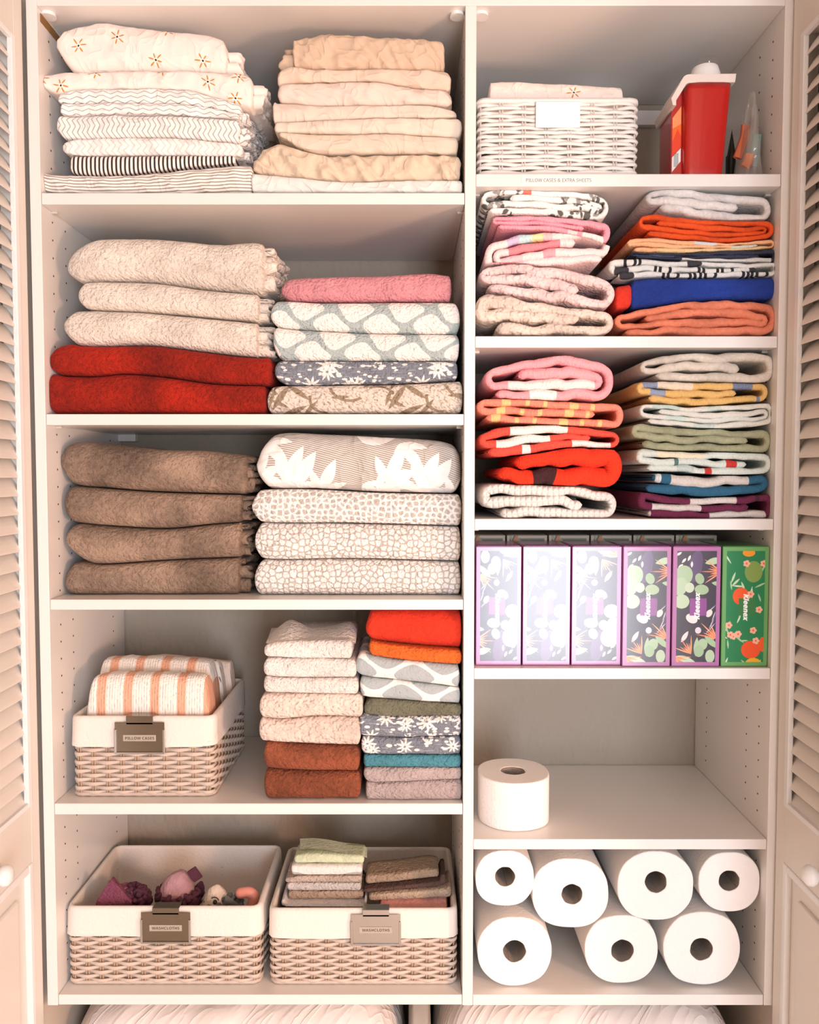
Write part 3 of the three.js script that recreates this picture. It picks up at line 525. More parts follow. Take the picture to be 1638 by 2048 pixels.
// third shelf
{
  const G = 'brown bath towels on the third shelf', brown = fab(0xa8907c, 'terry', napDeep);
  const q1 = [[113, 940], [135, 968], [200, 976], [290, 983], [390, 987], [474, 989]];
  const z = -0.05, e = { out: 17, n: 4, span: 0.12 };
  Tw('brown towel on top of its stack, thick and sagging to the right', brown, { zf: z, l: 113, r: 492, el: 30, er: 8, endIn: 0.03, top: [[113, 902], [128, 887], [170, 883], [260, 892], [330, 899], [400, 900], [492, 910]], bot: q1, k: 1, amp: 0.004, edge: { ...e, out: 11 } }, G);
  const q2 = [[128, 1038], [145, 1046], [220, 1053], [330, 1058], [420, 1049], [480, 1045]];
  Tw('second brown towel from the top', brown, { zf: z, l: 127, r: 481, el: 14, er: 6, top: [[127, 982], [140, 973], [200, 977], [290, 984], [390, 988], [481, 990]], bot: q2, edge: e }, G);
  const q3 = [[128, 1098], [170, 1127], [200, 1131], [330, 1122], [478, 1116]];
  Tw('third brown towel from the top, bulging at its left end', brown, { zf: z, l: 127, r: 479, el: 24, er: 5, top: [[127, 1060], [150, 1048], [220, 1054], [330, 1059], [420, 1050], [479, 1046]], bot: q3, k: 0.95, edge: e }, G);
  Tw('bottom brown towel lying on the shelf', brown, { zf: z, l: 127, r: 476, el: 20, er: 5, top: [[127, 1140], [150, 1126], [200, 1131.5], [330, 1123], [476, 1117]], bot: 1192, floor: rowsL[2][0] + 0.0005, edge: e }, G);
}
{
  const G = 'grey and white patterned towels on the third shelf', z = -0.045;
  const r1 = [[512, 965], [535, 978], [620, 978], [760, 985], [922, 988]];
  Tw('thick white towel with large leaves on hatched grey, on top', fab(0xffffff, 'crisp', T_.leafPrint), { zf: z, l: 510, r: 923, el: 34, er: 20, endIn: 0.03, top: [[510, 900], [530, 878], [558, 864], [640, 866], [760, 872], [880, 880], [923, 893]], bot: r1, k: 1, wr: 0.003 }, G);
  const r2 = [[503, 1032], [522, 1045], [700, 1047], [922, 1053]];
  Tw('white towel with small grey pebble spots under the leaf towel', fab(0xffffff, 'terry', T_.pebbleInv), { zf: z, l: 503, r: 923, el: 18, er: 7, top: [[503, 996], [520, 980], [620, 979], [760, 986], [923, 989]], bot: r2 }, G);
  const r3 = [[509, 1108], [526, 1120], [700, 1119], [922, 1124]];
  Tw('beige towel with white pebble print, upper of the two alike', fab(0xffffff, 'terry', T_.pebble), { zf: z, l: 508, r: 922, el: 14, er: 6, top: [[508, 1060], [524, 1046], [700, 1048], [922, 1054]], bot: r3 }, G);
  Tw('beige towel with white pebble print at the bottom of the stack', fab(0xffffff, 'terry', shift(T_.pebble, 0.4, 0.3)), { zf: z, l: 508, r: 922, el: 14, er: 6, top: [[508, 1134], [526, 1121], [700, 1120], [922, 1125]], bot: 1192, floor: rowsL[2][0] + 0.0005 }, G);
}
// fourth shelf: hand towels
{
  const G = 'hand towels in the pale and brown stack', z = -0.012, fl = rowsL[3][0] + 0.0005;
  const W = fab(0xf8f1ea, 'terry'), Be = fab(0xf3e0d2, 'sherpa'), Br = fab(0x985438, 'terry', napDeep), h1 = [[527, 1314], [600, 1318], [704, 1319]];
  const H = (label, mat, o) => Tw(label, mat, { zf: z, d: 0.22, el: 9, er: 8, n: 30, k: 0.75, ...o }, G);
  { // top towel: a humped flap over its fold
    const t = thing('folded_towel', 'white hand towel with a humped loose flap on top of its stack', 'towel', G);
    mesh('body', bundleGeo({ zf: z, d: 0.2, l: 527, r: 704, el: 9, er: 7, top: [[527, 1291], [560, 1284], [640, 1282], [704, 1280]], bot: h1, amp: 0.0025, seed: 71, n: 30, k: 0.7 }), W, t);
    const zb = z - 0.02;
    const T = curve([[533, 1276], [548, 1262], [572, 1246], [590, 1251], [615, 1262], [660, 1258], [697, 1250], [708, 1258], [711, 1266]]);
    const g = grid(36, 14, (i, j) => { const px = lerp(530, 711, i / 35), f = j / 13, y0 = Y(1288, z), y1 = Y(T(px), zb - 0.05), y = f < 0.6 ? lerp(y0, y1, Math.sin(f / 0.6 * Math.PI / 2)) : lerp(y1, y0 - 0.004, (f - 0.6) / 0.4); return [X(px, z - f * 0.1, 1270), y, z - 0.006 - f * 0.17, px / 1000, f * 0.15]; });
    mesh('flap', g, W, t);
  }
  const h2 = [[527, 1352], [560, 1356], [716, 1357]];
  H('white hand towel second from the top', W, { l: 526, r: 713, top: [[526, 1322], [540, 1317], [704, 1320], [713, 1322]], bot: h2 });
  const h3 = [[527, 1386], [600, 1388], [717, 1390]];
  H('white hand towel third from the top, on the beige ones', W, { l: 526, r: 717, top: h2, bot: h3 });
  const h4 = [[518, 1436], [560, 1441], [640, 1435], [725, 1437]];
  H('upper of the two fluffy beige hand towels', Be, { l: 518, r: 726, top: [[518, 1394], [540, 1389], [717, 1390], [726, 1393]], bot: h4 });
  const h5 = [[518, 1484], [600, 1490], [718, 1495]];
  H('lower of the two fluffy beige hand towels', Be, { l: 517, r: 721, top: h4, bot: h5 });
  const h6 = [[528, 1540], [560, 1543], [640, 1546], [719, 1546]];
  H('upper of the two chestnut brown hand towels', Br, { l: 527, r: 719, top: h5, bot: h6, k: 0.85 });
  H('lower of the two chestnut brown hand towels', Br, { l: 527, r: 721, top: h6, bot: 1603.5, floor: fl, k: 0.85 });
}
{
  const G = 'hand towels in the colourful stack', z = -0.012, fl = rowsL[3][0] + 0.0005;
  const H = (label, mat, o) => Tw(label, mat, { zf: z, d: 0.22, el: 8, er: 5, n: 30, k: 0.75, ...o }, G);
  const g1 = [[733, 1277], [750, 1284], [820, 1293], [924, 1301]];
  H('bright red fleecy hand towel just under the shelf above', fab(0xe23a20, 'fleece'), { l: 732, r: 924, el: 14, top: [[732, 1238], [745, 1224], [924, 1224]], bot: g1, k: 1.2, zf: -0.016 });
  const g2 = [[738, 1311], [800, 1320], [924, 1331]];
  H('orange hand towel under the red one', fab(0xf0742c, 'terry'), { l: 738, r: 924, top: g1, bot: g2, er: 8 });
  const g3 = [[710, 1347], [730, 1355], [800, 1362], [919, 1377]];
  H('grey hand towel with white lattice, upper of the pair', fab(0xffffff, 'fleece', T_.trellisInv), { l: 709, r: 919, el: 14, top: [[709, 1322], [722, 1308], [745, 1312], [800, 1321], [919, 1331]], bot: g3 });
  const g4 = [[721, 1393], [745, 1398], [921, 1409]];
  H('grey hand towel with white lattice, lower of the pair', fab(0xffffff, 'fleece', shift(T_.trellisInv, 0.4, 0.5)), { l: 720, r: 921, top: g3, bot: g4 });
  const g5 = [[728, 1431], [800, 1435], [923, 1432]];
  H('dark sage green hand towel', fab(0x777965, 'terry'), { l: 728, r: 923, top: [[728, 1408], [745, 1399], [921, 1410]], bot: g5 });
  const g6 = [[719, 1474], [800, 1477], [923, 1474]];
  H('blue grey hand towel with white flowers, upper of the pair', fab(0xffffff, 'terry', shift(T_.slateFloral, 0.2, 0.1)), { l: 718, r: 923, top: g5, bot: g6 });
  const g7 = [[724, 1508], [740, 1511], [922, 1511]];
  H('blue grey hand towel with white flowers, lower of the pair', fab(0xffffff, 'terry', shift(T_.slateFloral, 0.55, 0.6)), { l: 722, r: 922, top: g6, bot: g7 });
  const g8 = [[727, 1536], [922, 1536]];
  H('thin teal hand towel', fab(0x4f93a3, 'terry'), { l: 726, r: 922, top: g7, bot: g8 });
  const g9 = [[728, 1561], [742, 1567], [800, 1565], [922, 1560]];
  H('greyish lilac hand towel under the teal one', fab(0xbdb0ae, 'terry'), { l: 727, r: 923, top: g8, bot: g9 });
  H('greyish lilac hand towel at the bottom of the colourful stack', fab(0xb3a5a2, 'terry'), { l: 730, r: 925, top: g9, bot: 1604, floor: fl });
}

// ------------------------------------------------------------------ baskets
// closed sweep round a rounded rectangle; prof(s, t) -> list of [outward offset, y]; s = distance along the ring
function ringPoint(w, d, r, s) {                                        // centred rounded rectangle, starts at the middle of the front
  const a = w - 2 * r, b = d - 2 * r, q = Math.PI * r / 2, P = 2 * a + 2 * b + 4 * q;
  s = ((s % P) + P) % P;
  let t = s - a / 2; if (t < 0) return [s, d / 2, 0, 1];
  const segs = [[0, w / 2 - r, d / 2 - r, Math.PI / 2], [1, b], [0, w / 2 - r, -d / 2 + r, 0], [2, a], [0, -w / 2 + r, -d / 2 + r, -Math.PI / 2], [3, b], [0, -w / 2 + r, d / 2 - r, Math.PI], [4, a / 2]];
  for (const g of segs) {
    if (g[0] === 0) { if (t < q) { const an = g[3] - t / r, c = Math.cos(an), n = Math.sin(an); return [g[1] + r * c, g[2] + r * n, c, n]; } t -= q; }
    else { if (t <= g[1]) { if (g[0] === 1) return [w / 2, d / 2 - r - t, 1, 0]; if (g[0] === 2) return [w / 2 - r - t, -d / 2, 0, -1]; if (g[0] === 3) return [-w / 2, -d / 2 + r + t, -1, 0]; return [-w / 2 + r + t, d / 2, 0, 1]; } t -= g[1]; }
  }
  return [0, d / 2, 0, 1];
}
const ringLen = (w, d, r) => 2 * (w - 2 * r) + 2 * (d - 2 * r) + 2 * Math.PI * r;
function ringSweep(w, d, r, steps, prof, loop = true) {
  const P = ringLen(w, d, r), n0 = prof(0).length;
  return grid(steps + 1, loop ? n0 + 1 : n0, (i, j) => {
    const s = i / steps * P, pr = prof(i === steps ? 0 : s), [x, z, nx, nz] = ringPoint(w, d, r, s), [o, y] = pr[j % n0];
    return [x + nx * o, y, z + nz * o, s, y + o * 0.3];
  });
}
function wicker(t, w, d, y0, y1, { pitch, rowH, r, strand, stakeMat, round, jitter = 0, thick = 0.0022, seed = 1 }) {
  const P = ringLen(w, d, r); let ns = Math.round(P / pitch); if (ns % 2 === 0) ns++; const pt = P / ns;      // odd count: rows alternate
  const rows = Math.round((y1 - y0) / rowH), rh = (y1 - y0) / rows, steps = ns * 6;
  for (let k = 0; k < rows; k++) {
    const yc = y0 + (k + 0.5) * rh;
    const g = ringSweep(w, d, r, steps, (s) => {
      const sb = (s + P / 2) % P, ph = Math.cos(Math.PI * sb / pt + (k % 2) * Math.PI), o = (round ? 0.0027 : 0.0036) * ph + (jitter ? jitter * noise(s * 40, k * 2.7, seed) : 0), yy = yc + (jitter ? jitter * 1.6 * noise(s * 22, k * 3.3, seed + 5) : 0), h = rh * (round ? 0.5 : 0.42 + 0.08 * ph);
      const out = []; for (let j = 0; j < 6; j++) { const a = j / 6 * Math.PI * 2; out.push([o + thick * Math.cos(a), yy + h * Math.sin(a)]); } return out;
    });
    mesh('weave_strand', g, strand, t);
  }
  const sg = mergeGeometries([-0.0024, 0.0024].map((o) => new THREE.CylinderGeometry(0.0018, 0.0018, y1 - y0, 6).translate(o, (y0 + y1) / 2, 0)));
  for (let i = 0; i < ns; i++) { const [x, z, nx, nz] = ringPoint(w, d, r, i * pt - P / 2); const m = mesh('stake', sg, stakeMat, t); m.position.set(x - nx * 0.0008, 0, z - nz * 0.0008); m.rotation.y = Math.atan2(nx, nz); }
}
function clip(t, x, y1, zf, w, h, text, mat, rimY) {                     // metal label holder hooked over the rim
  const c = mesh('label_holder', mergeGeometries([box(x - w / 2, x + w / 2, y1 - h, y1, zf, zf + 0.0016, 0.0006), box(x - w * 0.27, x + w * 0.27, y1 - 0.004, rimY + 0.002, zf, zf + 0.0016, 0.0006), box(x - w * 0.27, x + w * 0.27, rimY + 0.0005, rimY + 0.0022, zf - 0.02, zf + 0.001, 0.0006)]), mat, t);
  c.userData.label = 'metal label holder';
  const edge = 0.0032;
  mesh('holder_lip', mergeGeometries([box(x - w / 2 - 0.001, x - w / 2 + edge, y1 - h, y1 - h * 0.22, zf + 0.001, zf + 0.0042, 0.001), box(x + w / 2 - edge, x + w / 2 + 0.001, y1 - h, y1 - h * 0.22, zf + 0.001, zf + 0.0042, 0.001), box(x - w / 2, x + w / 2, y1 - h - 0.0005, y1 - h + edge, zf + 0.001, zf + 0.0042, 0.001)]), M.metalBright, c);
  const tx = canvasTex(384, 80, (k, W, H) => { k.fillStyle = '#b9b1a4'; k.fillRect(0, 0, W, H); k.fillStyle = '#4b443b'; k.font = 'bold 50px sans-serif'; k.textAlign = 'center'; k.textBaseline = 'middle'; k.fillText(text, W / 2, H / 2 + 3, W - 24); });
  const lw = w * 0.66, lh = h * 0.2, g = new THREE.PlaneGeometry(lw, lh); g.translate(x, y1 - h * 0.5, zf + 0.0021);
  mesh('label_strip', g, std(0xffffff, 0.45, { map: tx, metalness: 0.3 }), c);
}
function linedBasket(label, { px0, px1, pTop, pBot, zf, d, floor, clipX, clipY, text, clipMat, seed, cuff }) {
  const t = thing('lined_wicker_basket', label, 'basket', 'lined wicker baskets');
  const x0 = X(px0, zf, pTop), x1 = X(px1, zf, pTop), w = x1 - x0, yR = Y(pTop, zf) - floor;
  t.position.set((x0 + x1) / 2, floor, zf - d / 2);
  const wi = w - 0.012, di = d - 0.012, r = 0.012;
  wicker(t, wi, di, 0.004, yR - cuff + 0.012, { pitch: 0.0268, rowH: 0.0078, r, strand: M.strand, stakeMat: M.stake, seed });
  const base = ringSweep(wi, di, r, 120, (s) => { const out = []; for (let j = 0; j < 6; j++) { const a = j / 6 * 6.2832; out.push([0.001 + 0.0035 * Math.cos(a), 0.0042 + 0.0038 * Math.sin(a) * (1 + 0.15 * Math.sin(s * 300))]); } return out; });
  mesh('base_rim', base, M.strand, t);
  const yb = 0.008;
  const lin = ringSweep(wi, di, r, 140, (s) => {
    const wv = 0.0016 * noise(s * 14, seed, 2) , sag = 0.003 * noise(s * 6, seed + 4, 0);
    return [[-0.006, yb], [-0.006 + wv, yR * 0.5], [-0.005 + wv, yR - 0.006], [-0.003, yR - 0.001], [0, yR], [0.004, yR - 0.002], [0.0058 + wv * 0.5, yR - 0.008], [0.0064 + wv, yR - cuff * 0.5], [0.0072 + wv * 1.4, yR - cuff + sag + 0.006], [0.0078 + wv * 1.4, yR - cuff + sag], [0.0062, yR - cuff + sag + 0.001], [0.0056, yR - cuff + 0.02]];
  }, false);
  mesh('cloth_liner', lin, M.liner, t);
  mesh('liner_bottom', box(-wi / 2 + 0.006, wi / 2 - 0.006, yb - 0.003, yb, -di / 2 + 0.006, di / 2 - 0.006), M.liner, t);
  const cx = X(clipX, zf, clipY) - t.position.x;
  clip(t, cx, Y(clipY, zf) - floor, d / 2 + 0.0045, 0.092, 0.058, text, clipMat, yR);
  return { t, yR, x0, x1, in0: x0 + 0.016, in1: x1 - 0.016, zf: zf - 0.016, zb: zf - d + 0.016, bottom: floor + yb };
}
const f4 = rowsL[3][0] + 0.0003, f5 = rowsL[4][0] + 0.0003;
const bk4 = linedBasket('wicker basket with cream cloth liner holding striped pillowcases', { px0: 138, px1: 430, pTop: 1433, pBot: 1597, zf: -0.03, d: 0.285, floor: f4, clipX: 281, clipY: 1443, text: 'PILLOW CASES', clipMat: M.metal, seed: 3, cuff: 0.056 });
const bk5 = linedBasket('wicker basket with cream cloth liner holding purple bath mitts', { px0: 129, px1: 522, pTop: 1815, pBot: 1977, zf: -0.028, d: 0.26, floor: f5, clipX: 333, clipY: 1822, text: 'WASHCLOTHS', clipMat: M.metal, seed: 5, cuff: 0.055 });
const bk6 = linedBasket('wicker basket with cream cloth liner holding folded washcloths', { px0: 535, px1: 916, pTop: 1819, pBot: 1980, zf: -0.028, d: 0.26, floor: f5, clipX: 752, clipY: 1826, text: 'WASHCLOTHS', clipMat: M.metalBright, seed: 8, cuff: 0.055 });
{ // pillowcases standing in the basket of the fourth shelf
  const peach = fab(0xffffff, 'gauze', T_.peachStripe), G = 'pillowcases in the basket', bot = (z) => 947 + (CAM_Y - bk4.bottom - 0.001) * F / (CAM_Z - z);
  const P = (label, mat, o) => bundle('folded_pillowcase', 'pillowcase', label, G, mat, { full: true, floor: bk4.bottom + 0.0008, el: 14, er: 14, amp: 0.002, e: 3.6, n: 36, endIn: 0.006, ...o, bot: bot(o.zf) });
  P('front pillowcase with peach and white stripes standing in the basket', peach, { zf: -0.052, d: 0.062, l: 171, r: 419, top: [[171, 1368], [185, 1357], [220, 1352], [400, 1357], [419, 1364]], wr: 0.0012 });
  P('rear pillowcase with peach and white stripes behind the front one', fab(0xffffff, 'gauze', shift(T_.peachStripe, 0.3, 0)), { zf: -0.12, d: 0.07, l: 191, r: 426, top: [[191, 1334], [205, 1323], [300, 1320], [428, 1328]], wr: 0.001 });
  P('cream pillowcase with small black dots behind the striped ones', fab(0xffffff, 'crisp', T_.dots), { zf: -0.195, d: 0.035, l: 250, r: 447, top: [[250, 1322], [350, 1318], [447, 1326]] });
  P('plain cream pillowcase at the back of the basket', fab(0xf3dccb, 'crisp'), { zf: -0.235, d: 0.045, l: 240, r: 464, er: 6, top: [[240, 1321], [330, 1315], [464, 1326]] });
}
{ // washcloths in the right basket of the fifth shelf
  const G = 'washcloths in the basket', mk = (label, mat, o) => bundle('folded_washcloth', 'washcloth', label, G, mat, { zf: -0.085, d: 0.07, el: 6, er: 5, amp: 0.0016, n: 26, k: 0.9, floor: bk6.bottom + 0.0006, endIn: 0.006, ...o });
  const tq = canvasTex(256, 128, (c, w, h) => { c.fillStyle = '#e9e6e0'; c.fillRect(0, 0, w, h); c.fillStyle = '#b9b4ac'; c.beginPath(); c.ellipse(80, 40, 60, 24, 0, 0, 7); c.fill(); c.fillStyle = '#4f8790'; c.beginPath(); c.ellipse(190, 75, 62, 30, -0.2, 0, 7); c.fill(); c.strokeStyle = '#2c4d58'; c.lineWidth = 5; for (let k = 0; k < 4; k++) { c.beginPath(); c.arc(150 + k * 24, 78, 14, 0, 3); c.stroke(); } }, [0.13, 0.06]);
  mk('pale green washcloth on top of the left washcloth pile', fab(0xdbe5c2, 'fleece'), { l: 588, r: 728, zf: -0.092, d: 0.05, top: [[588, 1712], [620, 1708], [728, 1712]], bot: 1728, extra: true });
  const top = scene.children[scene.children.length - 1];
  mesh('flap', grid(16, 10, (i, j) => { const px = lerp(600, 734, i / 15), z = -0.1 - j / 9 * 0.045, y = Y(1709 - 9 * (1 - i / 15) - 2, -0.1) + 0.003 * Math.sin(i * 0.4) - (i > 13 ? (i - 13) * 0.004 : 0); return [X(px, z, 1700), y, z, px / 1000, z]; }), fab(0xe4ecd0, 'fleece'), top);
  mk('white and teal printed washcloth under the pale green one', fab(0xffffff, 'fleece', tq), { l: 582, r: 724, top: 1728.5, bot: 1752 });
  mk('grey beige washcloth, third from the top of its pile', fab(0xcbb9aa, 'terry'), { l: 570, r: 723, top: [[570, 1758], [600, 1753], [723, 1752.5]], bot: 1766 });
  mk('whitish grey washcloth in the middle of the left pile', fab(0xd8d0c9, 'terry'), { l: 574, r: 722, top: 1766.5, bot: 1783 });
  mk('light brown washcloth under the whitish grey one', fab(0xbfa894, 'terry'), { l: 576, r: 727, top: 1783.5, bot: 1800 });
  mk('white washcloth near the bottom of the left pile', fab(0xe4e2e2, 'fleece'), { l: 562, r: 733, zf: -0.065, top: 1800.5, bot: 1814 });
  const lo = 947 + (CAM_Y - bk6.bottom - 0.001) * F / (CAM_Z + 0.06);
  mk('black washcloth peeping over the basket rim under the white one', fab(0x2b2828, 'fleece'), { l: 562, r: 724, zf: -0.06, d: 0.15, top: 1814.5, bot: lo });
  mk('taupe washcloth on top of the right washcloth pile', fab(0xb39c84, 'terry'), { l: 731, r: 878, zf: -0.1, d: 0.06, top: [[731, 1752], [800, 1746], [860, 1738], [878, 1742]], bot: [[731, 1770], [800, 1764], [878, 1755]] });
  mk('dark brown washcloth under the taupe one', fab(0x5d4740, 'terry'), { l: 727, r: 892, zf: -0.085, top: [[727, 1768], [760, 1763], [830, 1762], [892, 1750]], bot: [[727, 1786], [800, 1780], [892, 1773]] });
  mk('beige washcloth above the salmon pink one', fab(0xd3bca4, 'terry'), { l: 738, r: 903, zf: -0.075, top: [[738, 1787], [800, 1781], [903, 1774]], bot: [[738, 1803], [903, 1797]] });
  mk('salmon pink washcloth at the front of the right pile', fab(0xf6b4ac, 'fleece'), { l: 756, r: 897, zf: -0.06, d: 0.13, top: [[756, 1804], [903, 1798]], bot: lo });
}
function blob(rx, ry, rz, amp, freq, seed, seg = 40) {
  const g = mergeVertices(new THREE.IcosahedronGeometry(1, 24).deleteAttribute('uv').deleteAttribute('normal')), p = g.attributes.position;
  for (let i = 0; i < p.count; i++) { const x = p.getX(i), y = p.getY(i), z = p.getZ(i), q = 1 + amp * noise(x * freq + seed, y * freq, z * freq) + amp * 0.5 * noise(x * freq * 2.3, y * freq * 2.3 + seed, z * freq * 2.3); p.setXYZ(i, x * rx * q, y * ry * q, z * rz * q); }
  g.computeVertexNormals();
  const uv = []; for (let i = 0; i < p.count; i++) uv.push(p.getX(i) + p.getZ(i) * 0.5, p.getY(i) + p.getZ(i) * 0.5);
  g.setAttribute('uv', new THREE.Float32BufferAttribute(uv, 2)); return g;
}
function shag(rx, ry, rz, n, len, r, seed, keep) {                      // many short chenille fingers on an ellipsoid
  reseed(seed); const parts = [];
  const one = new THREE.CapsuleGeometry(r, len, 3, 6);
  for (let i = 0; i < n; i++) {
    const u = rnd() * 2 - 1, a = rnd() * 6.2832, s = Math.sqrt(1 - u * u), d = new THREE.Vector3(s * Math.cos(a), u, s * Math.sin(a));
    if (keep && !keep(d)) continue;
    const q = new THREE.Quaternion().setFromUnitVectors(new THREE.Vector3(0, 1, 0), new THREE.Vector3(d.x + (rnd() - 0.5) * 1.6, d.y + (rnd() - 0.5) * 1.2, d.z + (rnd() - 0.5) * 1.2).normalize());
    const g = one.clone(); g.applyQuaternion(q); g.translate(d.x * rx, d.y * ry, d.z * rz); parts.push(g);
  }
  return mergeGeometries(parts);
}
{ // bath mitts and toys in the left basket
  const purple = fab(0x8d5068, 'fleece'), mauve = fab(0xc79aa0, 'fleece'), bot = bk5.bottom;
  const A = (px, py, z) => { const q = at(px, py, z); return [q.x, q.y, z]; };
  { const t = thing('bath_mitt', 'purple bath mitt with a flat pointed cuff and chenille fringe at the left', 'bath mitt', 'bath mitts in the basket');
    const [x, y, z] = A(246, 1802, -0.092); t.position.set(x, 0, z);
    const hh = (y - bot) / 2 + 0.012;
    mesh('body', blob(0.042, hh, 0.034, 0.1, 2.2, 3).translate(0, bot + hh * 1.14, 0), purple, t);
    const sp = new THREE.Shape(); sp.moveTo(-0.046, -0.05); sp.lineTo(-0.042, 0.012); sp.lineTo(-0.018, 0.05); sp.lineTo(0.02, 0.012); sp.lineTo(0.015, -0.05);
    mesh('cuff', new THREE.ExtrudeGeometry(sp, { depth: 0.012, bevelEnabled: true, bevelSize: 0.003, bevelThickness: 0.003, bevelSegments: 2 }).rotateX(-0.25).translate(0.004, y, 0.02), fab(0x8a4a60, 'terry'), t);
    mesh('chenille_fringe', shag(0.031, 0.026, 0.032, 240, 0.011, 0.0046, 3, (d) => d.y > -0.3 && d.x > -0.2).translate(0.016, y - 0.002, 0), purple, t).userData.kind = 'stuff';
  }
  { const t = thing('bath_mitt', 'round mauve plush mitt with purple chenille and a purple tab on top', 'bath mitt', 'bath mitts in the basket');
    const [x, y, z] = A(356, 1790, -0.12); t.position.set(x, 0, z);
    const hh = (y + 0.045 - bot) / 2;
    mesh('body', blob(0.04, hh, 0.04, 0.06, 1.5, 8).translate(0, bot + hh * 1.06, 0), mauve, t);
    mesh('chenille_fringe', shag(0.04, 0.03, 0.041, 360, 0.009, 0.0046, 4, (d) => d.y < 0.35 && d.z > -0.5).translate(0.004, y + 0.004, 0.002), purple, t).userData.kind = 'stuff';
    mesh('tab', new RoundedBoxGeometry(0.02, 0.026, 0.006, 2, 0.002).rotateZ(0.6).translate(0.034, y + 0.042, 0), purple, t);
  }
  { const t = thing('bath_toy', 'white and blue grey plush bird with a stitched eye', 'bath toy');
    const [x, y, z] = A(432, 1804, -0.1); t.position.set(x, 0, z);
    const hh = (y + 0.03 - bot) / 2;
    const g = blob(0.033, hh, 0.03, 0.05, 1.4, 12).translate(0, bot + hh * 1.02, 0); mesh('head', g, fab(0xf2e2d0, 'fleece'), t);
    mesh('ruff', shag(0.036, 0.016, 0.034, 150, 0.007, 0.004, 6, (d) => d.z > -0.4).translate(0.012, y - 0.005, 0), fab(0xa9b4b6, 'fleece'), t).userData.kind = 'stuff';
    mesh('beak', new THREE.ConeGeometry(0.011, 0.034, 14).rotateZ(-1.9).scale(1, 1, 0.7).translate(0.036, y + 0.006, 0.014), fab(0xb4b7b6, 'fleece'), t);
    const e = new THREE.Group(); e.name = 'eye'; t.add(e);
    mesh('pupil', new THREE.SphereGeometry(0.0042, 12, 10).translate(0.004, y + 0.013, 0.0245), std(0x2b2022, 0.4), e);
    mesh('brow', new THREE.TorusGeometry(0.0085, 0.0011, 6, 14, 2.0).rotateZ(0.3).translate(0.003, y + 0.014, 0.0245), std(0x2b2022, 0.6), e);
  }
  { const t = thing('bath_toy', 'coral pink hooked bath toy at the right end of the basket', 'bath toy');
    const [x, y, z] = A(500, 1806, -0.1);
    const c = new THREE.CatmullRomCurve3([[0.004, bot - y + 0.013, 0], [0, -0.02, 0], [0.006, 0.0, 0], [0.008, 0.014, 0], [-0.002, 0.0215, 0], [-0.018, 0.02, 0]].map((q) => new THREE.Vector3(...q)));
    mesh('body', new THREE.TubeGeometry(c, 40, 0.0105, 14), std(0xf0a090, 0.5), t);
    mesh('tip', new THREE.SphereGeometry(0.0105, 14, 10).translate(-0.018, 0.02, 0), std(0xf0a090, 0.5), t);
    t.position.set(x, y, z);
  }
}
// white wicker basket on the top right shelf
const r1 = rowsR[0][0] + 0.0003;
{
  const t = thing('white_wicker_basket', 'white painted wicker basket with a blank white label holding a daisy sheet', 'basket');
  const zf = -0.022, x0 = Math.max(X(954, zf, 270), xd1 + 0.002), x1 = X(1280, zf, 270), d = 0.25, w = x1 - x0 - 0.01, y1 = Y(196, zf) - r1;
  t.position.set((x0 + x1) / 2, r1, zf - d / 2);
  wicker(t, w, d - 0.01, 0.008, y1 - 0.006, { pitch: 0.04, rowH: 0.0068, r: 0.012, strand: M.strandWhite, stakeMat: M.stakeWhite, round: true, jitter: 0.0016, thick: 0.0026, seed: 4 });
  const rim = (y, rr, sd) => ringSweep(w, d - 0.01, 0.012, 170, (s) => { const out = []; for (let j = 0; j < 7; j++) { const a = j / 7 * 6.2832; out.push([0.001 + (rr + 0.0012 * Math.sin(s * 520 + sd)) * Math.cos(a), y + rr * Math.sin(a)]); } return out; });
  mesh('top_rim', rim(y1 - 0.003, 0.005, 0), M.strandWhite, t); mesh('base_rim', rim(0.0055, 0.0052, 1), M.strandWhite, t);
  mesh('basket_bottom', box(-w / 2, w / 2, 0.003, 0.006, -d / 2 + 0.006, d / 2 - 0.006), M.stakeWhite, t);
  const lx0 = X(1071, zf, 230) - t.position.x, lx1 = X(1160, zf, 230) - t.position.x;
  mesh('blank_label', box(lx0, lx1, Y(256, zf) - r1, Y(204, zf) - r1, d / 2 - 0.0005, d / 2 + 0.003, 0.002), std(0xfbfbfa, 0.5), t).userData.label = 'blank white label plate';
  const sheet = bundle(S, SC, 'white daisy sheet lying in the white wicker basket', null, daisyFab(daisyMap(977, 1250, 0.13, [[1148, -70], [1050, 0]]), 0.13), { l: 977, r: 1250, zf: -0.052, d: 0.18, el: 6, er: 6, floor: r1 + 0.0085, top: [[977, 158], [1010, 155], [1160, 162], [1250, 168]], bot: 338, uvFit: 0.13, wr: 0.003, k: 0.25, topFree: true });
}
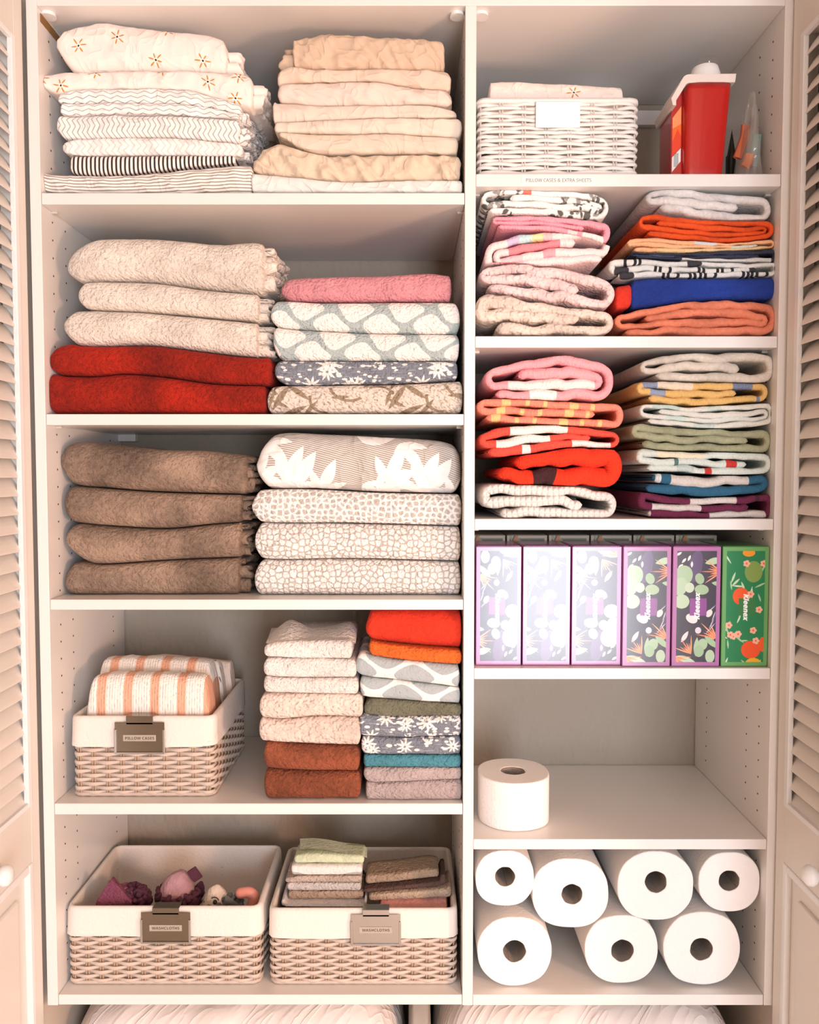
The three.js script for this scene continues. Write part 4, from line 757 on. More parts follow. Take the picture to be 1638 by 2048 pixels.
// red jug
{
  const X = (px, z, py = 250) => at(px, py, z).x;
  const t = thing('jug', 'red translucent plastic jug with a white lid and orange side label', 'jug');
  const zf = -0.03, d = 0.1, x0 = X(1372, zf), x1 = X(1466, zf), yb = r1, y1 = Y(164, zf), d2 = 0.1;
  // outline of the front, extruded along z; tapers to the bottom by a lofted grid
  const cx = (x0 + x1) / 2, zc = zf - d2 / 2;
  const H = y1 - yb, rings = 14, secN = 40;
  const ring = (f, grow) => { const hw = lerp((X(1452, zf) - X(1373, zf)) / 2, (x1 - x0) / 2, f) + grow, hd = lerp(0.042, d2 / 2, f) + grow, out = []; const c0 = lerp((X(1452, zf) + X(1373, zf)) / 2, cx, f);
    for (let k = 0; k <= secN; k++) { const a = k / secN * 6.2832, c = Math.cos(a), s = Math.sin(a), e = 2 / 7; out.push([c0 + Math.sign(c) * Math.pow(Math.abs(c), e) * hw, zc + Math.sign(s) * Math.pow(Math.abs(s), e) * hd]); } return out; };
  const body = grid(rings + 3, secN + 1, (i, k) => { if (i === 0 || i === rings + 2) { const q = ring(i ? 1 : 0, 0)[0]; return [lerp((X(1452, zf) + X(1373, zf)) / 2, cx, i ? 1 : 0), i ? y1 : yb, zc, 0, 0]; } const f = (i - 1) / rings, q = ring(f, f < 0.01 ? -0.002 : 0)[k]; return [q[0], lerp(yb, y1, f), q[1], k * 0.01, f * H]; }, true);
  mesh('body', body, std(0xc4130b, 0.28, { transmission: 0.15, thickness: 0.0, clearcoat: 0.4 }), t);
  // sloping front-left shoulder with its white collar
  const lid = new THREE.Shape(); const yL0 = Y(160, zf), yL1 = Y(149, zf);
  lid.moveTo(X(1346, zf) , Y(209, zf)); lid.lineTo(X(1343, zf), Y(196, zf)); lid.lineTo(X(1366, zf), Y(155, zf)); lid.quadraticCurveTo(X(1370, zf), yL1, X(1380, zf), yL1); lid.lineTo(X(1470, zf), yL1 + 0.001); lid.lineTo(X(1468, zf), Y(163, zf)); lid.lineTo(X(1377, zf), Y(164, zf)); lid.lineTo(X(1371, zf), Y(167, zf)); lid.lineTo(X(1351, zf), Y(200, zf)); lid.lineTo(X(1351, zf), Y(209, zf));
  mesh('collar', new THREE.ExtrudeGeometry(lid, { depth: d2 - 0.002, bevelEnabled: true, bevelSize: 0.001, bevelThickness: 0.001, bevelSegments: 2 }).translate(0, 0, zf - d2 + 0.001), std(0xeadfd6, 0.35), t);
  const wedge = new THREE.Shape(); wedge.moveTo(X(1352, zf), yb + 0.001); wedge.lineTo(X(1351, zf), Y(201, zf)); wedge.lineTo(X(1371, zf), Y(168, zf)); wedge.lineTo(X(1377, zf), Y(165, zf)); wedge.lineTo(X(1377, zf), yb + 0.001);
  mesh('side_shell', new THREE.ExtrudeGeometry(wedge, { depth: d2 - 0.034, bevelEnabled: true, bevelSize: 0.0006, bevelThickness: 0.0006, bevelSegments: 1 }).translate(0, 0, zf - d2 + 0.01), std(0xb01c1c, 0.3, { clearcoat: 0.4 }), t);
  const lab = canvasTex(64, 256, (c, w, h) => { c.fillStyle = '#f39a63'; c.fillRect(0, 0, w, h); c.fillStyle = '#ef6a1e'; c.beginPath(); c.moveTo(0, h * 0.45); c.lineTo(w, h * 0.35); c.lineTo(w, h); c.lineTo(0, h); c.fill(); c.fillStyle = '#e2401a'; c.beginPath(); c.moveTo(0, h * 0.72); c.lineTo(w * 0.6, h * 0.45); c.lineTo(w, h * 0.6); c.lineTo(w, h); c.lineTo(0, h); c.fill(); });
  const lb = new THREE.Shape(), ux0 = X(1353, zf), ux1 = X(1370.5, zf), P = (x, y, u, v) => 0;
  lb.moveTo(ux0, Y(303, zf)); lb.lineTo(ux0, Y(225, zf)); lb.lineTo(ux1, Y(201, zf)); lb.lineTo(ux1, Y(284, zf));
  const lg = new THREE.ExtrudeGeometry(lb, { depth: 0.0008, bevelEnabled: false }); { const p = lg.attributes.position, uv = lg.attributes.uv; for (let i = 0; i < p.count; i++) uv.setXY(i, (p.getX(i) - ux0) / (ux1 - ux0), (p.getY(i) - Y(303, zf)) / (Y(201, zf) - Y(303, zf))); }
  lg.translate(0, 0, zf - 0.0234); mesh('label', lg, std(0xffffff, 0.5, { map: lab }), t);
  const bc = canvasTex(64, 96, (c, w, h) => { c.fillStyle = '#e9ecea'; c.fillRect(0, 0, w, h); c.fillStyle = '#6d7674'; for (let k = 0; k < 9; k++) c.fillRect(14 + k * 4, 20, k % 3 === 0 ? 3 : 1.5, 55); });
  const bs = new THREE.Shape(); bs.moveTo(ux0, Y(335, zf)); bs.lineTo(ux0, Y(305, zf)); bs.lineTo(ux1, Y(286, zf)); bs.lineTo(ux1, Y(313, zf));
  const bg = new THREE.ExtrudeGeometry(bs, { depth: 0.0008, bevelEnabled: false }); { const p = bg.attributes.position, uv = bg.attributes.uv; for (let i = 0; i < p.count; i++) uv.setXY(i, (p.getX(i) - ux0) / (ux1 - ux0), (p.getY(i) - Y(335, zf)) / (Y(286, zf) - Y(335, zf))); }
  bg.translate(0, 0, zf - 0.0234); mesh('barcode_sticker', bg, std(0xffffff, 0.5, { map: bc }), t);
  const px = X(1410, zf - 0.05, 140), capY = Y(149, zf);
  const cap = mesh('cap', new THREE.LatheGeometry([[0.0001, 0.037], [0.018, 0.0365], [0.023, 0.034], [0.027, 0.022], [0.0275, 0]].map(([a, b]) => new THREE.Vector2(a, b)), 36).translate(px, capY, zf - 0.05), std(0xf2f0ec, 0.4), t);
  mesh('clear_spout', new THREE.LatheGeometry([[0.019, 0], [0.021, 0.004], [0.02, 0.012], [0.013, 0.016], [0.0001, 0.0165]].map(([a, b]) => new THREE.Vector2(a, b)), 30).translate(px + 0.003, capY + 0.0365, zf - 0.05), std(0xffffff, 0.05, { transmission: 1, thickness: 0 }), cap);
}
// plastic bag with bits inside
{
  const X = (px, z, py = 270) => at(px, py, z).x;
  const t = thing('plastic_bag', 'clear crinkled plastic bag with orange and teal items beside the red jug', 'bag');
  const z = -0.075, x0 = X(1466, z), x1 = X(1524, z), yb = r1, y1 = Y(190, z), cx = (x0 + x1) / 2;
  t.position.set(cx, yb, z);
  const hw = (x1 - x0) / 2 - 0.003, H = y1 - yb;
  const g = grid(30, 25, (i, k) => { const f = i / 29, a = k / 24 * 6.2832, w = (f < 0.08 ? 0.75 + f * 3 : 1 - 0.72 * Math.pow(f, 1.7)), q = 1 + 0.22 * noise(Math.cos(a) * 1.7 + f * 5, Math.sin(a) * 1.7, f * 4), kk = k === 24 ? 0 : k; return [Math.cos(a) * hw * 0.85 * w * q + 0.006 * f, f * H + 0.0008 + 0.006 * f * noise(kk, f * 3, 1), Math.sin(a) * 0.04 * w * q, k * 0.01, f * 0.2]; });
  const flat = g.toNonIndexed(); flat.computeVertexNormals();
  mesh('film', flat, std(0xf2f2ee, 0.12, { transmission: 0.8, thickness: 0, side: THREE.DoubleSide }), t);
  const at0 = (px, py) => [X(px, z) - cx, Y(py, z) - yb];
  const strip = (n, pts, col, dz, r) => mesh(n, new THREE.TubeGeometry(new THREE.CatmullRomCurve3(pts.map(([a, b]) => { const [x, y] = at0(a, b); return new THREE.Vector3(x, Math.max(y, r + 0.001), dz); })), 20, r, 8).scale(1, 1, 0.5), col, t);
  strip('orange_item', [[1490, 252], [1488, 275], [1480, 300], [1474, 318]], std(0xc96a45, 0.6), 0.006, 0.0085);
  strip('orange_cap', [[1496, 312], [1494, 325], [1486, 338]], std(0xef7a2a, 0.5), 0.016, 0.0095);
  strip('teal_item', [[1514, 270], [1511, 300], [1506, 335]], std(0x86a8a4, 0.6), 0.002, 0.009);
  const d = thing('marker', 'black pointed plastic stick standing between the red jug and the plastic bag', 'stick');
  const [mx, my] = [X(1468.5, -0.14), r1];
  d.position.set(mx, my, -0.155); mesh('shaft', new THREE.CylinderGeometry(0.0095, 0.0085, 0.088, 16).translate(0, 0.044, 0), std(0x1a2422, 0.35), d); mesh('tip', new THREE.ConeGeometry(0.0085, 0.052, 16).translate(0.001, 0.114, 0), std(0x16201f, 0.3), d);
}

// ------------------------------------------------------------------ right column, second shelf: blankets
{
  const G = 'children\'s blankets stacked on the left of the second right shelf'.replace("children's ", 'soft ');
  const scrib = (c, w, h, s) => { reseed(12); for (let k = 0; k < 26; k++) { const x = rnd() * w, l = 12 + rnd() * 16; for (let i = 0; i < 14; i++) { c.fillStyle = rnd() < 0.6 ? '#5e625f' : '#9a9c98'; c.beginPath(); c.ellipse(x + rnd() * l, rnd() * h, 1.5 + rnd() * 3.5, 2 + rnd() * 7, rnd() * 3, 0, 7); c.fill(); } } const a = s(3, 0.36); c.fillStyle = '#ee8270'; c.fillRect(a - 9, 20, 18, 26); };
  blanket('white blanket with black sketchy print on top of the left blankets', G, '#f7f4f0', { l: 961, r: 1221, top: [[961, 388], [985, 377], [1060, 374], [1180, 385], [1221, 400]], bot: [[961, 430], [1000, 428], [1100, 430], [1221, 442]], layers: 4, print: scrib });
  blanket('bright pink fleece blanket under the sketch print one', G, '#f2a5b4', { l: 983, r: 1221, top: [[983, 430], [1000, 429], [1100, 431], [1221, 443]], bot: [[983, 458], [1060, 460], [1150, 470], [1221, 491]], layers: 3, print: bands([[0, 0.76, 0.95, '#fbeee9'], [0, 0.64, 0.72, '#f8d9d8'], [1, 0.8, 0.93, '#fdf3ee']]) });
  blanket('pale pink blanket with a rainbow print', G, '#fae1e0', { l: 968, r: 1223, top: [[968, 475], [990, 461], [1060, 461], [1150, 471], [1223, 492]], bot: [[968, 528], [1040, 527], [1150, 540], [1223, 556]], layers: 4, flip: true, print: bands([[3, 0.15, 0.28, '#d8c3e0'], [3, 0.28, 0.38, '#bfe3e4'], [3, 0.38, 0.47, '#f6e6b0'], [3, 0.47, 0.54, '#f6c3c6'], [2, 0.05, 0.6, '#f08f98'], [1, 0.1, 0.3, '#f8c9cf'], [1, 0.46, 0.56, '#f4a7b2'], [0, 0.05, 0.25, '#f3a9b4']]) });
  blanket('fluffy pale pink blanket second from the bottom', G, '#f6dedd', { l: 955, r: 1233, top: [[955, 548], [980, 532], [1040, 528], [1150, 541], [1233, 566]], bot: [[955, 580], [1040, 592], [1130, 608], [1233, 618]], layers: 3, kind: 'sherpa', amp: 0.003 });
  blanket('cream sherpa blanket at the bottom of the left blankets', G, '#efe0d3', { l: 951, r: 1233, top: [[951, 592], [975, 583], [1040, 593], [1130, 609], [1233, 622]], bot: 671, layers: 3, kind: 'sherpa', amp: 0.004 });
}
{
  const G = 'blankets stacked on the right of the second right shelf';
  const B = (l, c, o) => blanket(l, G, c, { d: 0.3, ...o });
  B('white fleece blanket on top of the right blankets', '#eae7e4', { l: 1290, r: 1547, top: [[1290, 388], [1335, 372], [1420, 384], [1520, 392], [1547, 402]], bot: [[1290, 421], [1360, 430], [1450, 440], [1547, 438]], layers: 3 });
  B('bright orange blanket under the white one', '#ef5a22', { l: 1277, r: 1551, top: [[1277, 432], [1320, 427], [1450, 441], [1551, 440]], bot: [[1277, 464], [1300, 470], [1450, 484], [1551, 474]], layers: 4, amp: 0.002 });
  B('peach and yellow blanket under the orange one', '#f3bb8e', { l: 1256, r: 1553, top: [[1256, 478], [1300, 471], [1450, 484.5], [1553, 476]], bot: [[1256, 500], [1320, 505], [1450, 501], [1553, 496]], layers: 3, print: bands([[2, 0.45, 0.6, '#d9dedb'], [0, 0.2, 0.95, '#eacb98'], [1, 0.7, 1, '#d9d6c8']]) });
  B('dark navy blanket squeezed thin between two pale ones', '#33384d', { l: 1262, r: 1556, top: [[1262, 501], [1320, 505.5], [1450, 501.5], [1556, 497]], bot: [[1262, 514], [1400, 521], [1556, 524]], layers: 3, print: bands([[0, 0.35, 0.96, '#d4d6d2'], [1, 0, 0.3, '#4a5a80']]) });
  const draw = (c, w, h, s) => {
    c.strokeStyle = '#26262a'; c.lineWidth = 6; c.fillStyle = '#3a3a40';
    for (const [ly, f, k] of [[1, 0.07, 0], [1, 0.33, 1], [1, 0.52, 2], [1, 0.7, 1], [1, 0.88, 0], [0, 0.1, 0], [0, 0.38, 1], [0, 0.47, 2], [0, 0.6, 1], [0, 0.78, 2], [0, 0.9, 1], [2, 0.12, 1], [2, 0.5, 0]]) {
      const x = s(ly, f); c.beginPath();
      if (k === 0) { c.ellipse(x, h / 2, 16, 13, 0.3, 0, 7); c.fill(); } else if (k === 1) { c.arc(x, h / 2, 11, 0, 7); c.stroke(); c.beginPath(); c.arc(x, h / 2, 21, 2, 5.4); c.stroke(); } else { c.moveTo(x - 16, 0); c.quadraticCurveTo(x + 14, h * 0.4, x + 2, h); c.stroke(); c.beginPath(); c.moveTo(x + 6, 0); c.lineTo(x + 22, h); c.stroke(); }
    }
  };
  B('pale grey blanket with thick black line drawing', '#dfe2df', { l: 1221, r: 1558, top: [[1221, 518], [1262, 515], [1400, 522], [1558, 525]], bot: [[1221, 560], [1300, 553], [1400, 554], [1558, 552]], layers: 3, print: draw });
  bundle('folded_blanket', 'blanket', 'royal blue blanket with a red corner at its left end', G, fab(0x1f3f9c, 'fleece'), { l: 1262, r: 1558, el: 10, er: 14, zf: -0.02, d: 0.3, top: [[1262, 558], [1300, 553.5], [1400, 554.5], [1558, 553]], bot: [[1262, 617], [1300, 612], [1400, 600], [1558, 597]], amp: 0.003, k: 0.8, extra: true });
  const blue = scene.children[scene.children.length - 1];
  mesh('red_corner', bundleGeo({ l: 1231, r: 1266, el: 7, er: 8, zf: -0.022, d: 0.2, top: [[1231, 572], [1266, 566]], bot: [[1231, 618], [1266, 614]], amp: 0.003, seed: 4, k: 0.6, n: 14 }), fab(0xe23a28, 'fleece'), blue).userData.label = 'red corner of the blanket';
  B('salmon coral blanket at the bottom of the right blankets', '#f0906f', { l: 1229, r: 1557, top: [[1229, 627], [1320, 612], [1420, 599], [1500, 601], [1557, 612]], bot: 671, layers: 4, amp: 0.003, flip: false });
}
// third right shelf
{
  const G = 'blankets stacked on the left of the third right shelf', B = (l, c, o) => blanket(l, G, c, o);
  B('rose pink blanket heaped on top of its stack', '#f4a8b0', { l: 966, r: 1231, top: [[966, 748], [990, 735], [1060, 718], [1150, 711], [1200, 724], [1231, 745]], bot: [[966, 796], [1080, 800], [1231, 803]], layers: 4, print: bands([[1, 0.1, 0.95, '#fbe7e2'], [0, 0.35, 0.55, '#fdf1ee']]) });
  B('coral blanket with yellow plaid lines', '#f1907a', { l: 953, r: 1249, top: [[953, 806], [970, 798], [1080, 800.5], [1249, 808]], bot: [[953, 845], [1000, 845], [1100, 849], [1249, 857]], layers: 3, kind: 'fleece', print: bands([0, 1, 2].flatMap((l) => [0.1, 0.26, 0.38, 0.56, 0.7, 0.82].map((f, i) => [l, f + l * 0.035, f + l * 0.035 + (i % 3 === 0 ? 0.06 : 0.028), '#f3c88a']))) });
  B('red and white patchwork blanket in the middle of its stack', '#e85646', { l: 958, r: 1244, top: [[958, 868], [1000, 855], [1120, 850], [1200, 857], [1244, 866]], bot: [[958, 908], [1000, 914], [1080, 905], [1140, 895], [1244, 898]], layers: 3, print: bands([[2, 0.22, 0.62, '#efece6'], [1, 0.12, 0.5, '#efece6'], [1, 0.82, 0.87, '#f4f0ea'], [0, 0.65, 0.99, '#efece6'], [0, 0.3, 0.36, '#f4f0ea']]) });
  B('vivid orange red fleece blanket with a dark spot', '#ea3a1c', { l: 965, r: 1244, top: [[965, 920], [1010, 914], [1080, 906], [1140, 896], [1244, 900]], bot: [[965, 952], [1010, 967], [1100, 970], [1244, 978]], layers: 2, amp: 0.004, print: bands([[0, 0.36, 0.52, '#3d1f24']]) });
  B('white waffle weave blanket at the bottom of its stack', '#e9e8e4', { l: 960, r: 1238, top: [[960, 978], [985, 968], [1100, 971], [1200, 978], [1238, 990]], bot: 1036.5, layers: 3, kind: 'waffle' });
}
{
  const G = 'blankets stacked on the right of the third right shelf', B = (l, c, o) => blanket(l, G, c, { d: 0.3, ...o });
  B('cream fleece blanket on top of its stack', '#e6ddce', { l: 1278, r: 1553, top: [[1278, 724], [1340, 709], [1500, 705], [1553, 714]], bot: [[1278, 757], [1400, 763], [1553, 766]], layers: 3 });
  B('blanket of blue and mustard yellow patches', '#e6bd76', { l: 1272, r: 1542, top: [[1272, 760], [1400, 764], [1542, 766]], bot: [[1272, 802], [1330, 808], [1400, 811], [1542, 803]], layers: 3, print: bands([[2, 0, 0.16, '#8e9bb6'], [2, 0.16, 0.42, '#ecdcc4'], [2, 0.72, 1, '#7f89a6'], [1, 0, 0.22, '#97a3bd'], [1, 0.8, 1, '#7f89a6'], [0, 0.9, 1, '#7f89a6']]) });
  B('white blanket with pale mint patches', '#e2e3da', { l: 1278, r: 1553, top: [[1278, 806], [1330, 808.5], [1400, 811.5], [1553, 805]], bot: [[1278, 845], [1400, 856], [1500, 855], [1553, 846]], layers: 4, print: bands([[3, 0.1, 0.3, '#c3d6cd'], [3, 0.5, 0.6, '#d2dfd6'], [1, 0.2, 0.35, '#cfe0d8'], [0, 0.4, 0.55, '#c9d9d2']]) });
  B('sage green fleece blanket in the middle of its stack', '#aeb190', { l: 1262, r: 1546, top: [[1262, 851], [1290, 846], [1400, 857], [1500, 856], [1546, 858]], bot: [[1262, 890], [1320, 900], [1400, 902], [1546, 906]], layers: 3 });
  B('mint white blanket with small red marks', '#d9e4dc', { l: 1273, r: 1546, top: [[1273, 893], [1320, 901], [1400, 903], [1546, 907]], bot: [[1273, 945], [1350, 945], [1450, 950], [1546, 948]], layers: 3, print: bands([[2, 0.15, 0.5, '#efe5cb'], [1, 0.66, 0.74, '#c93a34'], [1, 0.28, 0.31, '#5a7a78'], [0, 0.5, 0.55, '#c93a34'], [0, 0.3, 0.42, '#c4d4d0']]) });
  B('teal blue blanket with a pale cream layer', '#2f6685', { l: 1263, r: 1541, top: [[1263, 949], [1350, 946], [1450, 951], [1541, 949]], bot: [[1263, 978], [1300, 985], [1400, 994], [1541, 987]], layers: 2, print: bands([[1, 0.28, 0.9, '#dcd6cf'], [1, 0.08, 0.12, '#dfe4e4'], [1, 0.17, 0.21, '#dfe4e4']]) });
  B('maroon and cream blanket at the bottom of its stack', '#6d2748', { l: 1278, r: 1550, top: [[1278, 982], [1300, 986], [1400, 995], [1550, 988]], bot: 1036.5, layers: 3, print: bands([[2, 0.38, 0.72, '#ddd5cf'], [1, 0.1, 0.46, '#ddd5cf'], [0, 0.52, 0.95, '#ddd5cf'], [0, 0.0, 0.09, '#e8e4df'], [2, 0.85, 1, '#4c2038']]) });
}

// ------------------------------------------------------------------ tissue boxes
function tissuePrint(kind) {
  return canvasTex(320, 800, (c, w, h) => {
    reseed(kind === 'green' ? 17 : 5);
    const fr = kind === 'green' ? '#6aa862' : '#b06aa6', bg = kind === 'green' ? '#12804c' : '#2a2438';
    c.fillStyle = fr; c.fillRect(0, 0, w, h);
    const m = 26; c.save(); c.beginPath(); c.rect(m, m, w - 2 * m, h - 2 * m); c.clip(); c.fillStyle = bg; c.fillRect(0, 0, w, h);
    const L = (x, y, l, wd, a, col) => { c.fillStyle = col; leafPath(c, x, y, l, wd, a); };
    const oval = (x, y, a, b, r, col) => { c.fillStyle = col; c.beginPath(); c.ellipse(x, y, a, b, r, 0, 7); c.fill(); };
    const fan = (x, y, a0, n, l) => { for (let i = 0; i < n; i++) L(x, y, l * (0.75 + 0.25 * Math.sin(i * 2.2 + 1)), 9, a0 + (i - n / 2) * 0.2, i % 2 ? '#f2814e' : '#f6a878'); };
    if (kind === 'green') {
      for (let k = 0; k < 26; k++) L(rnd() * w, rnd() * h, 60 + rnd() * 50, 12, rnd() * 6.3, rnd() < 0.5 ? '#a9cf9e' : '#cfe3c6');
      oval(215, 165, 62, 72, 0, '#7f9f4c'); for (const [x, y, a] of [[120, 210, 2.4], [130, 230, 1.2], [60, 240, -1.2]]) L(x, y, 80, 16, a, '#c2dbb8');
      oval(130, 330, 58, 58, 0, '#ef5a1f'); oval(205, 690, 68, 60, 0, '#ef5420'); oval(290, 655, 30, 50, 0, '#ef5a1f'); oval(180, 38, 44, 26, 0, '#f09a20'); oval(225, 790, 60, 44, 0, '#eeb222');
      for (const [x, y] of [[165, 110], [285, 110], [198, 315], [258, 420], [48, 525], [80, 600], [115, 585], [220, 560], [240, 630], [60, 590]]) { for (let i = 0; i < 5; i++) oval(x + 14 * Math.cos(i * 1.257), y + 14 * Math.sin(i * 1.257), 12, 10, 0, '#f4b79a'); oval(x, y, 6, 7, 0, '#e2614c'); }
    } else {
      oval(150, 130, 46, 110, 0.2, '#55406e'); for (const [x, y, l, a] of [[300, 500, 120, 2.3], [310, 560, 130, 2.5], [300, 420, 90, 1.9], [300, 380, 110, 2.4], [290, 470, 100, 2]]) { L(x, y, l, 12, a, '#5a5082'); L(x - 10, y + 12, l * 0.8, 6, a, '#d9d5d2'); }
      for (const [x, y, a] of [[40, 40, 2.6], [100, 60, 2], [70, 80, 2.3], [50, 120, 2.5], [110, 100, 1.6], [35, 170, 2.2]]) L(x + 16, y - 6, 44, 17, a, '#f3efe8');
      oval(70, 190, 62, 68, 0.3, '#a9c9a4'); oval(50, 265, 46, 62, 0.2, '#b4d2b0'); oval(180, 212, 30, 38, -0.4, '#9fbf94'); oval(112, 272, 32, 34, 0, '#c9dcc3'); oval(195, 285, 48, 34, 0.1, '#a4c39a'); oval(60, 365, 52, 48, 0, '#bcd7b6');
      L(330, 80, 120, 46, 2.9, '#b7d3ae'); L(330, 250, 70, 30, 3.3, '#a8c8a0'); fan(330, 165, 3.25, 7, 150); fan(300, 610, 3.6, 9, 150);
      oval(130, 480, 42, 30, 0.5, '#ece8e6'); oval(248, 445, 20, 28, 0.6, '#e8e4e0'); oval(175, 560, 21, 22, 0, '#ded6e4'); L(60, 640, 90, 30, -1, '#e8dfe0');
      fan(130, 720, 4.2, 7, 130); L(160, 735, 130, 36, -1.5, '#a9c9a2'); oval(206, 655, 34, 40, 0.3, '#a9c9a2'); oval(182, 700, 34, 40, 0, '#9dc098'); L(220, 600, 130, 40, 0.7, '#a3c59b'); oval(258, 735, 32, 44, 0, '#b5d0ae');
      L(20, 735, 150, 44, 0.3, '#bdd8b6'); fan(10, 740, 0.6, 6, 130);
    }
    c.fillStyle = kind === 'green' ? '#2f7a40' : '#8a3f92'; c.fillRect(w * 0.36, h * 0.43, w * 0.36, h * 0.145);
    c.restore();
    c.save(); c.translate(w * 0.52, h * 0.5); c.rotate(kind === 'green' ? Math.PI / 2 : -Math.PI / 2); c.font = 'italic bold 46px sans-serif'; c.textAlign = 'center'; c.textBaseline = 'middle';
    c.fillStyle = '#fbfbfb'; c.lineWidth = 3; c.strokeStyle = '#fbfbfb'; c.fillText('Kleenex', 0, 0); c.strokeText('Kleenex', 0, 0); c.restore();
  });
}
{
  const floral = std(0xffffff, 0.2, { map: tissuePrint('floral'), ior: 1.75 }), green = std(0xffffff, 0.25, { map: tissuePrint('green'), clearcoat: 0.5, clearcoatRoughness: 0.15 });
  const oliveSide = std(0x8f8a78, 0.5), oliveFront = std(0xffffff, 0.4, { map: canvasTex(128, 320, (c, w, h) => { c.fillStyle = '#cfc9b6'; c.fillRect(0, 0, w, h); c.fillStyle = '#6f7259'; c.fillRect(8, 8, w - 16, h - 16); reseed(33); for (let k = 0; k < 30; k++) { c.fillStyle = ['#a8ab86', '#d08a3e', '#3d4436', '#c9bfa0'][k % 4]; leafPath(c, 12 + rnd() * 90, 12 + rnd() * 290, 40, 10, rnd() * 6); } }) });
  const plum = std(0xa75d9c, 0.3, { clearcoat: 0.4 }), gsd = std(0x4f9350, 0.3, { clearcoat: 0.4 });
  const fl = rowsR[3][0] + 0.0004;
  function tissueBox(label, x0, x1, y1, zf, d, print, side, flip, group) {
    const t = thing('tissue_box', label, 'tissue box', group);
    const w = x1 - x0, h = y1 - fl; t.position.set((x0 + x1) / 2, fl, zf);
    mesh('carton', new RoundedBoxGeometry(w, h, d, 2, 0.0016).translate(0, h / 2, -d / 2), side, t);
    const f = mesh('printed_front', new THREE.PlaneGeometry(w - 0.0022, h - 0.0022).translate(0, h / 2, 0.00025), print, t);
    if (flip) { f.geometry.translate(0, -h / 2, 0).rotateZ(Math.PI).translate(0, h / 2, 0); }
    const ov = mesh('end_flap', box(-w / 2 + 0.003, w / 2 - 0.003, h, h + 0.0006, -d + 0.004, -0.004), side, t);
    return t;
  }
  const ex = [948.5, 1044, 1142, 1244, 1343, 1442, 1540], ord = ['leftmost', 'second', 'third', 'fourth', 'fifth'];
  for (let i = 0; i < 6; i++) {
    const zf = i < 3 ? -0.022 : -0.014, g = 0.0012;
    tissueBox(i === 5 ? 'green tissue box with oranges and blossoms on the right end of the row' : `purple tissue box with leafy dark print, ${ord[i]} from the divider in the front row`, X(ex[i], zf, 1215) + (i ? g : 0.003), Math.min(X(ex[i + 1], zf, 1215) - g, xr - 0.001), Y(1093, zf), zf, 0.115, i === 5 ? green : floral, i === 5 ? gsd : plum, i < 3, 'tissue boxes in the front row');
  }
  const bx = [1012, 1096, 1180, 1265, 1350, 1435], zb = -0.16;
  for (let i = -1; i < 6; i++) {
    const a = i < 0 ? Math.max(xd1 + 0.002, X(928, zb, 1100)) : X(bx[i], zb, 1080), b = i < 0 ? X(1012, zb, 1080) : (i === 5 ? X(1519, zb, 1080) : X(bx[i + 1], zb, 1080));
    if (i === 5 && b > xr - 0.003) continue;
    tissueBox(`dark tissue box in the back row, ${['leftmost', 'second', 'third', 'fourth', 'fifth', 'sixth', 'rightmost'][i + 1]} from the divider`, a + 0.001, b - 0.001, Y(1070, zb), zb, 0.11, oliveFront, oliveSide, false, 'tissue boxes in the back row');
  }
}
// ------------------------------------------------------------------ toilet roll and kitchen rolls
function rollShape(rx, ry, seed, wob = 0.02) {
  const pts = []; for (let k = 0; k < 72; k++) { const a = k / 72 * 6.2832, q = 1 + wob * noise(Math.cos(a) * 1.6 + seed * 3, Math.sin(a) * 1.6, seed); const e = seed > 50 ? 1 : 2 / 2.25, c = Math.cos(a), s = Math.sin(a); pts.push(new THREE.Vector2(Math.sign(c) * Math.pow(Math.abs(c), e) * rx * q, Math.sign(s) * Math.pow(Math.abs(s), e) * ry * q)); }
  return pts;
}
function roll(t, rx, ry, len, core, seed, wob, off = [0, 0]) {           // axis along z, front face at z = 0
  const s = new THREE.Shape(rollShape(rx, ry, seed, wob)), hp = rollShape(core, core, seed + 90, 0.06).map((v) => v.clone().add(new THREE.Vector2(...off)));
  s.holes.push(new THREE.Path(hp.slice().reverse()));
  const g = new THREE.ExtrudeGeometry(s, { depth: len - 0.004, bevelEnabled: true, bevelSize: 0.002, bevelThickness: 0.002, bevelOffset: -0.002, bevelSegments: 2, curveSegments: 1 }).translate(0, 0, -len + 0.002);
  const body = mesh('paper_body', g, M.paper, t);
  const tube = hp.map((v) => v.clone()); tube.push(tube[0].clone());
  const cg = grid(2, tube.length, (i, j) => [off[0] + (tube[j].x - off[0]) * 1.0, off[1] + (tube[j].y - off[1]) * 1.0, i ? -len + 0.001 : -0.0012, j * 0.01, i]);
  mesh('cardboard_core', cg, M.core, t);
  return body;
}
{
  const t = thing('toilet_roll', 'single white toilet roll standing on the empty shelf', 'toilet roll');
  const z = -0.036, zc = z - 0.064, rr = (X(1097, zc, 1600) - X(955, zc, 1600)) / 2 * 0.985, H = Y(1541, zc) - rowsR[4][0];
  const q = new THREE.Group();
  const s = new THREE.Shape(rollShape(rr, rr, 2, 0.025)); s.holes.push(new THREE.Path(rollShape(0.023, 0.02, 95, 0.08).reverse()));
  mesh('paper_body', new THREE.ExtrudeGeometry(s, { depth: H - 0.006, bevelEnabled: true, bevelSize: 0.003, bevelThickness: 0.003, bevelOffset: -0.003, bevelSegments: 3 }).translate(0, 0, 0.003).rotateX(-Math.PI / 2), M.paper, t);
  const hp = rollShape(0.023, 0.02, 95, 0.08); hp.push(hp[0].clone());
  mesh('cardboard_core', grid(2, hp.length, (i, j) => [hp[j].x, i ? H - 0.001 : 0.001, -hp[j].y, j, i]), M.core, t);
  t.position.set(X(1026, zc, 1600), rowsR[4][0] + 0.0003, zc);
  t.position.x = Math.max(t.position.x, xd1 + rr * 1.02 + 0.002);
}
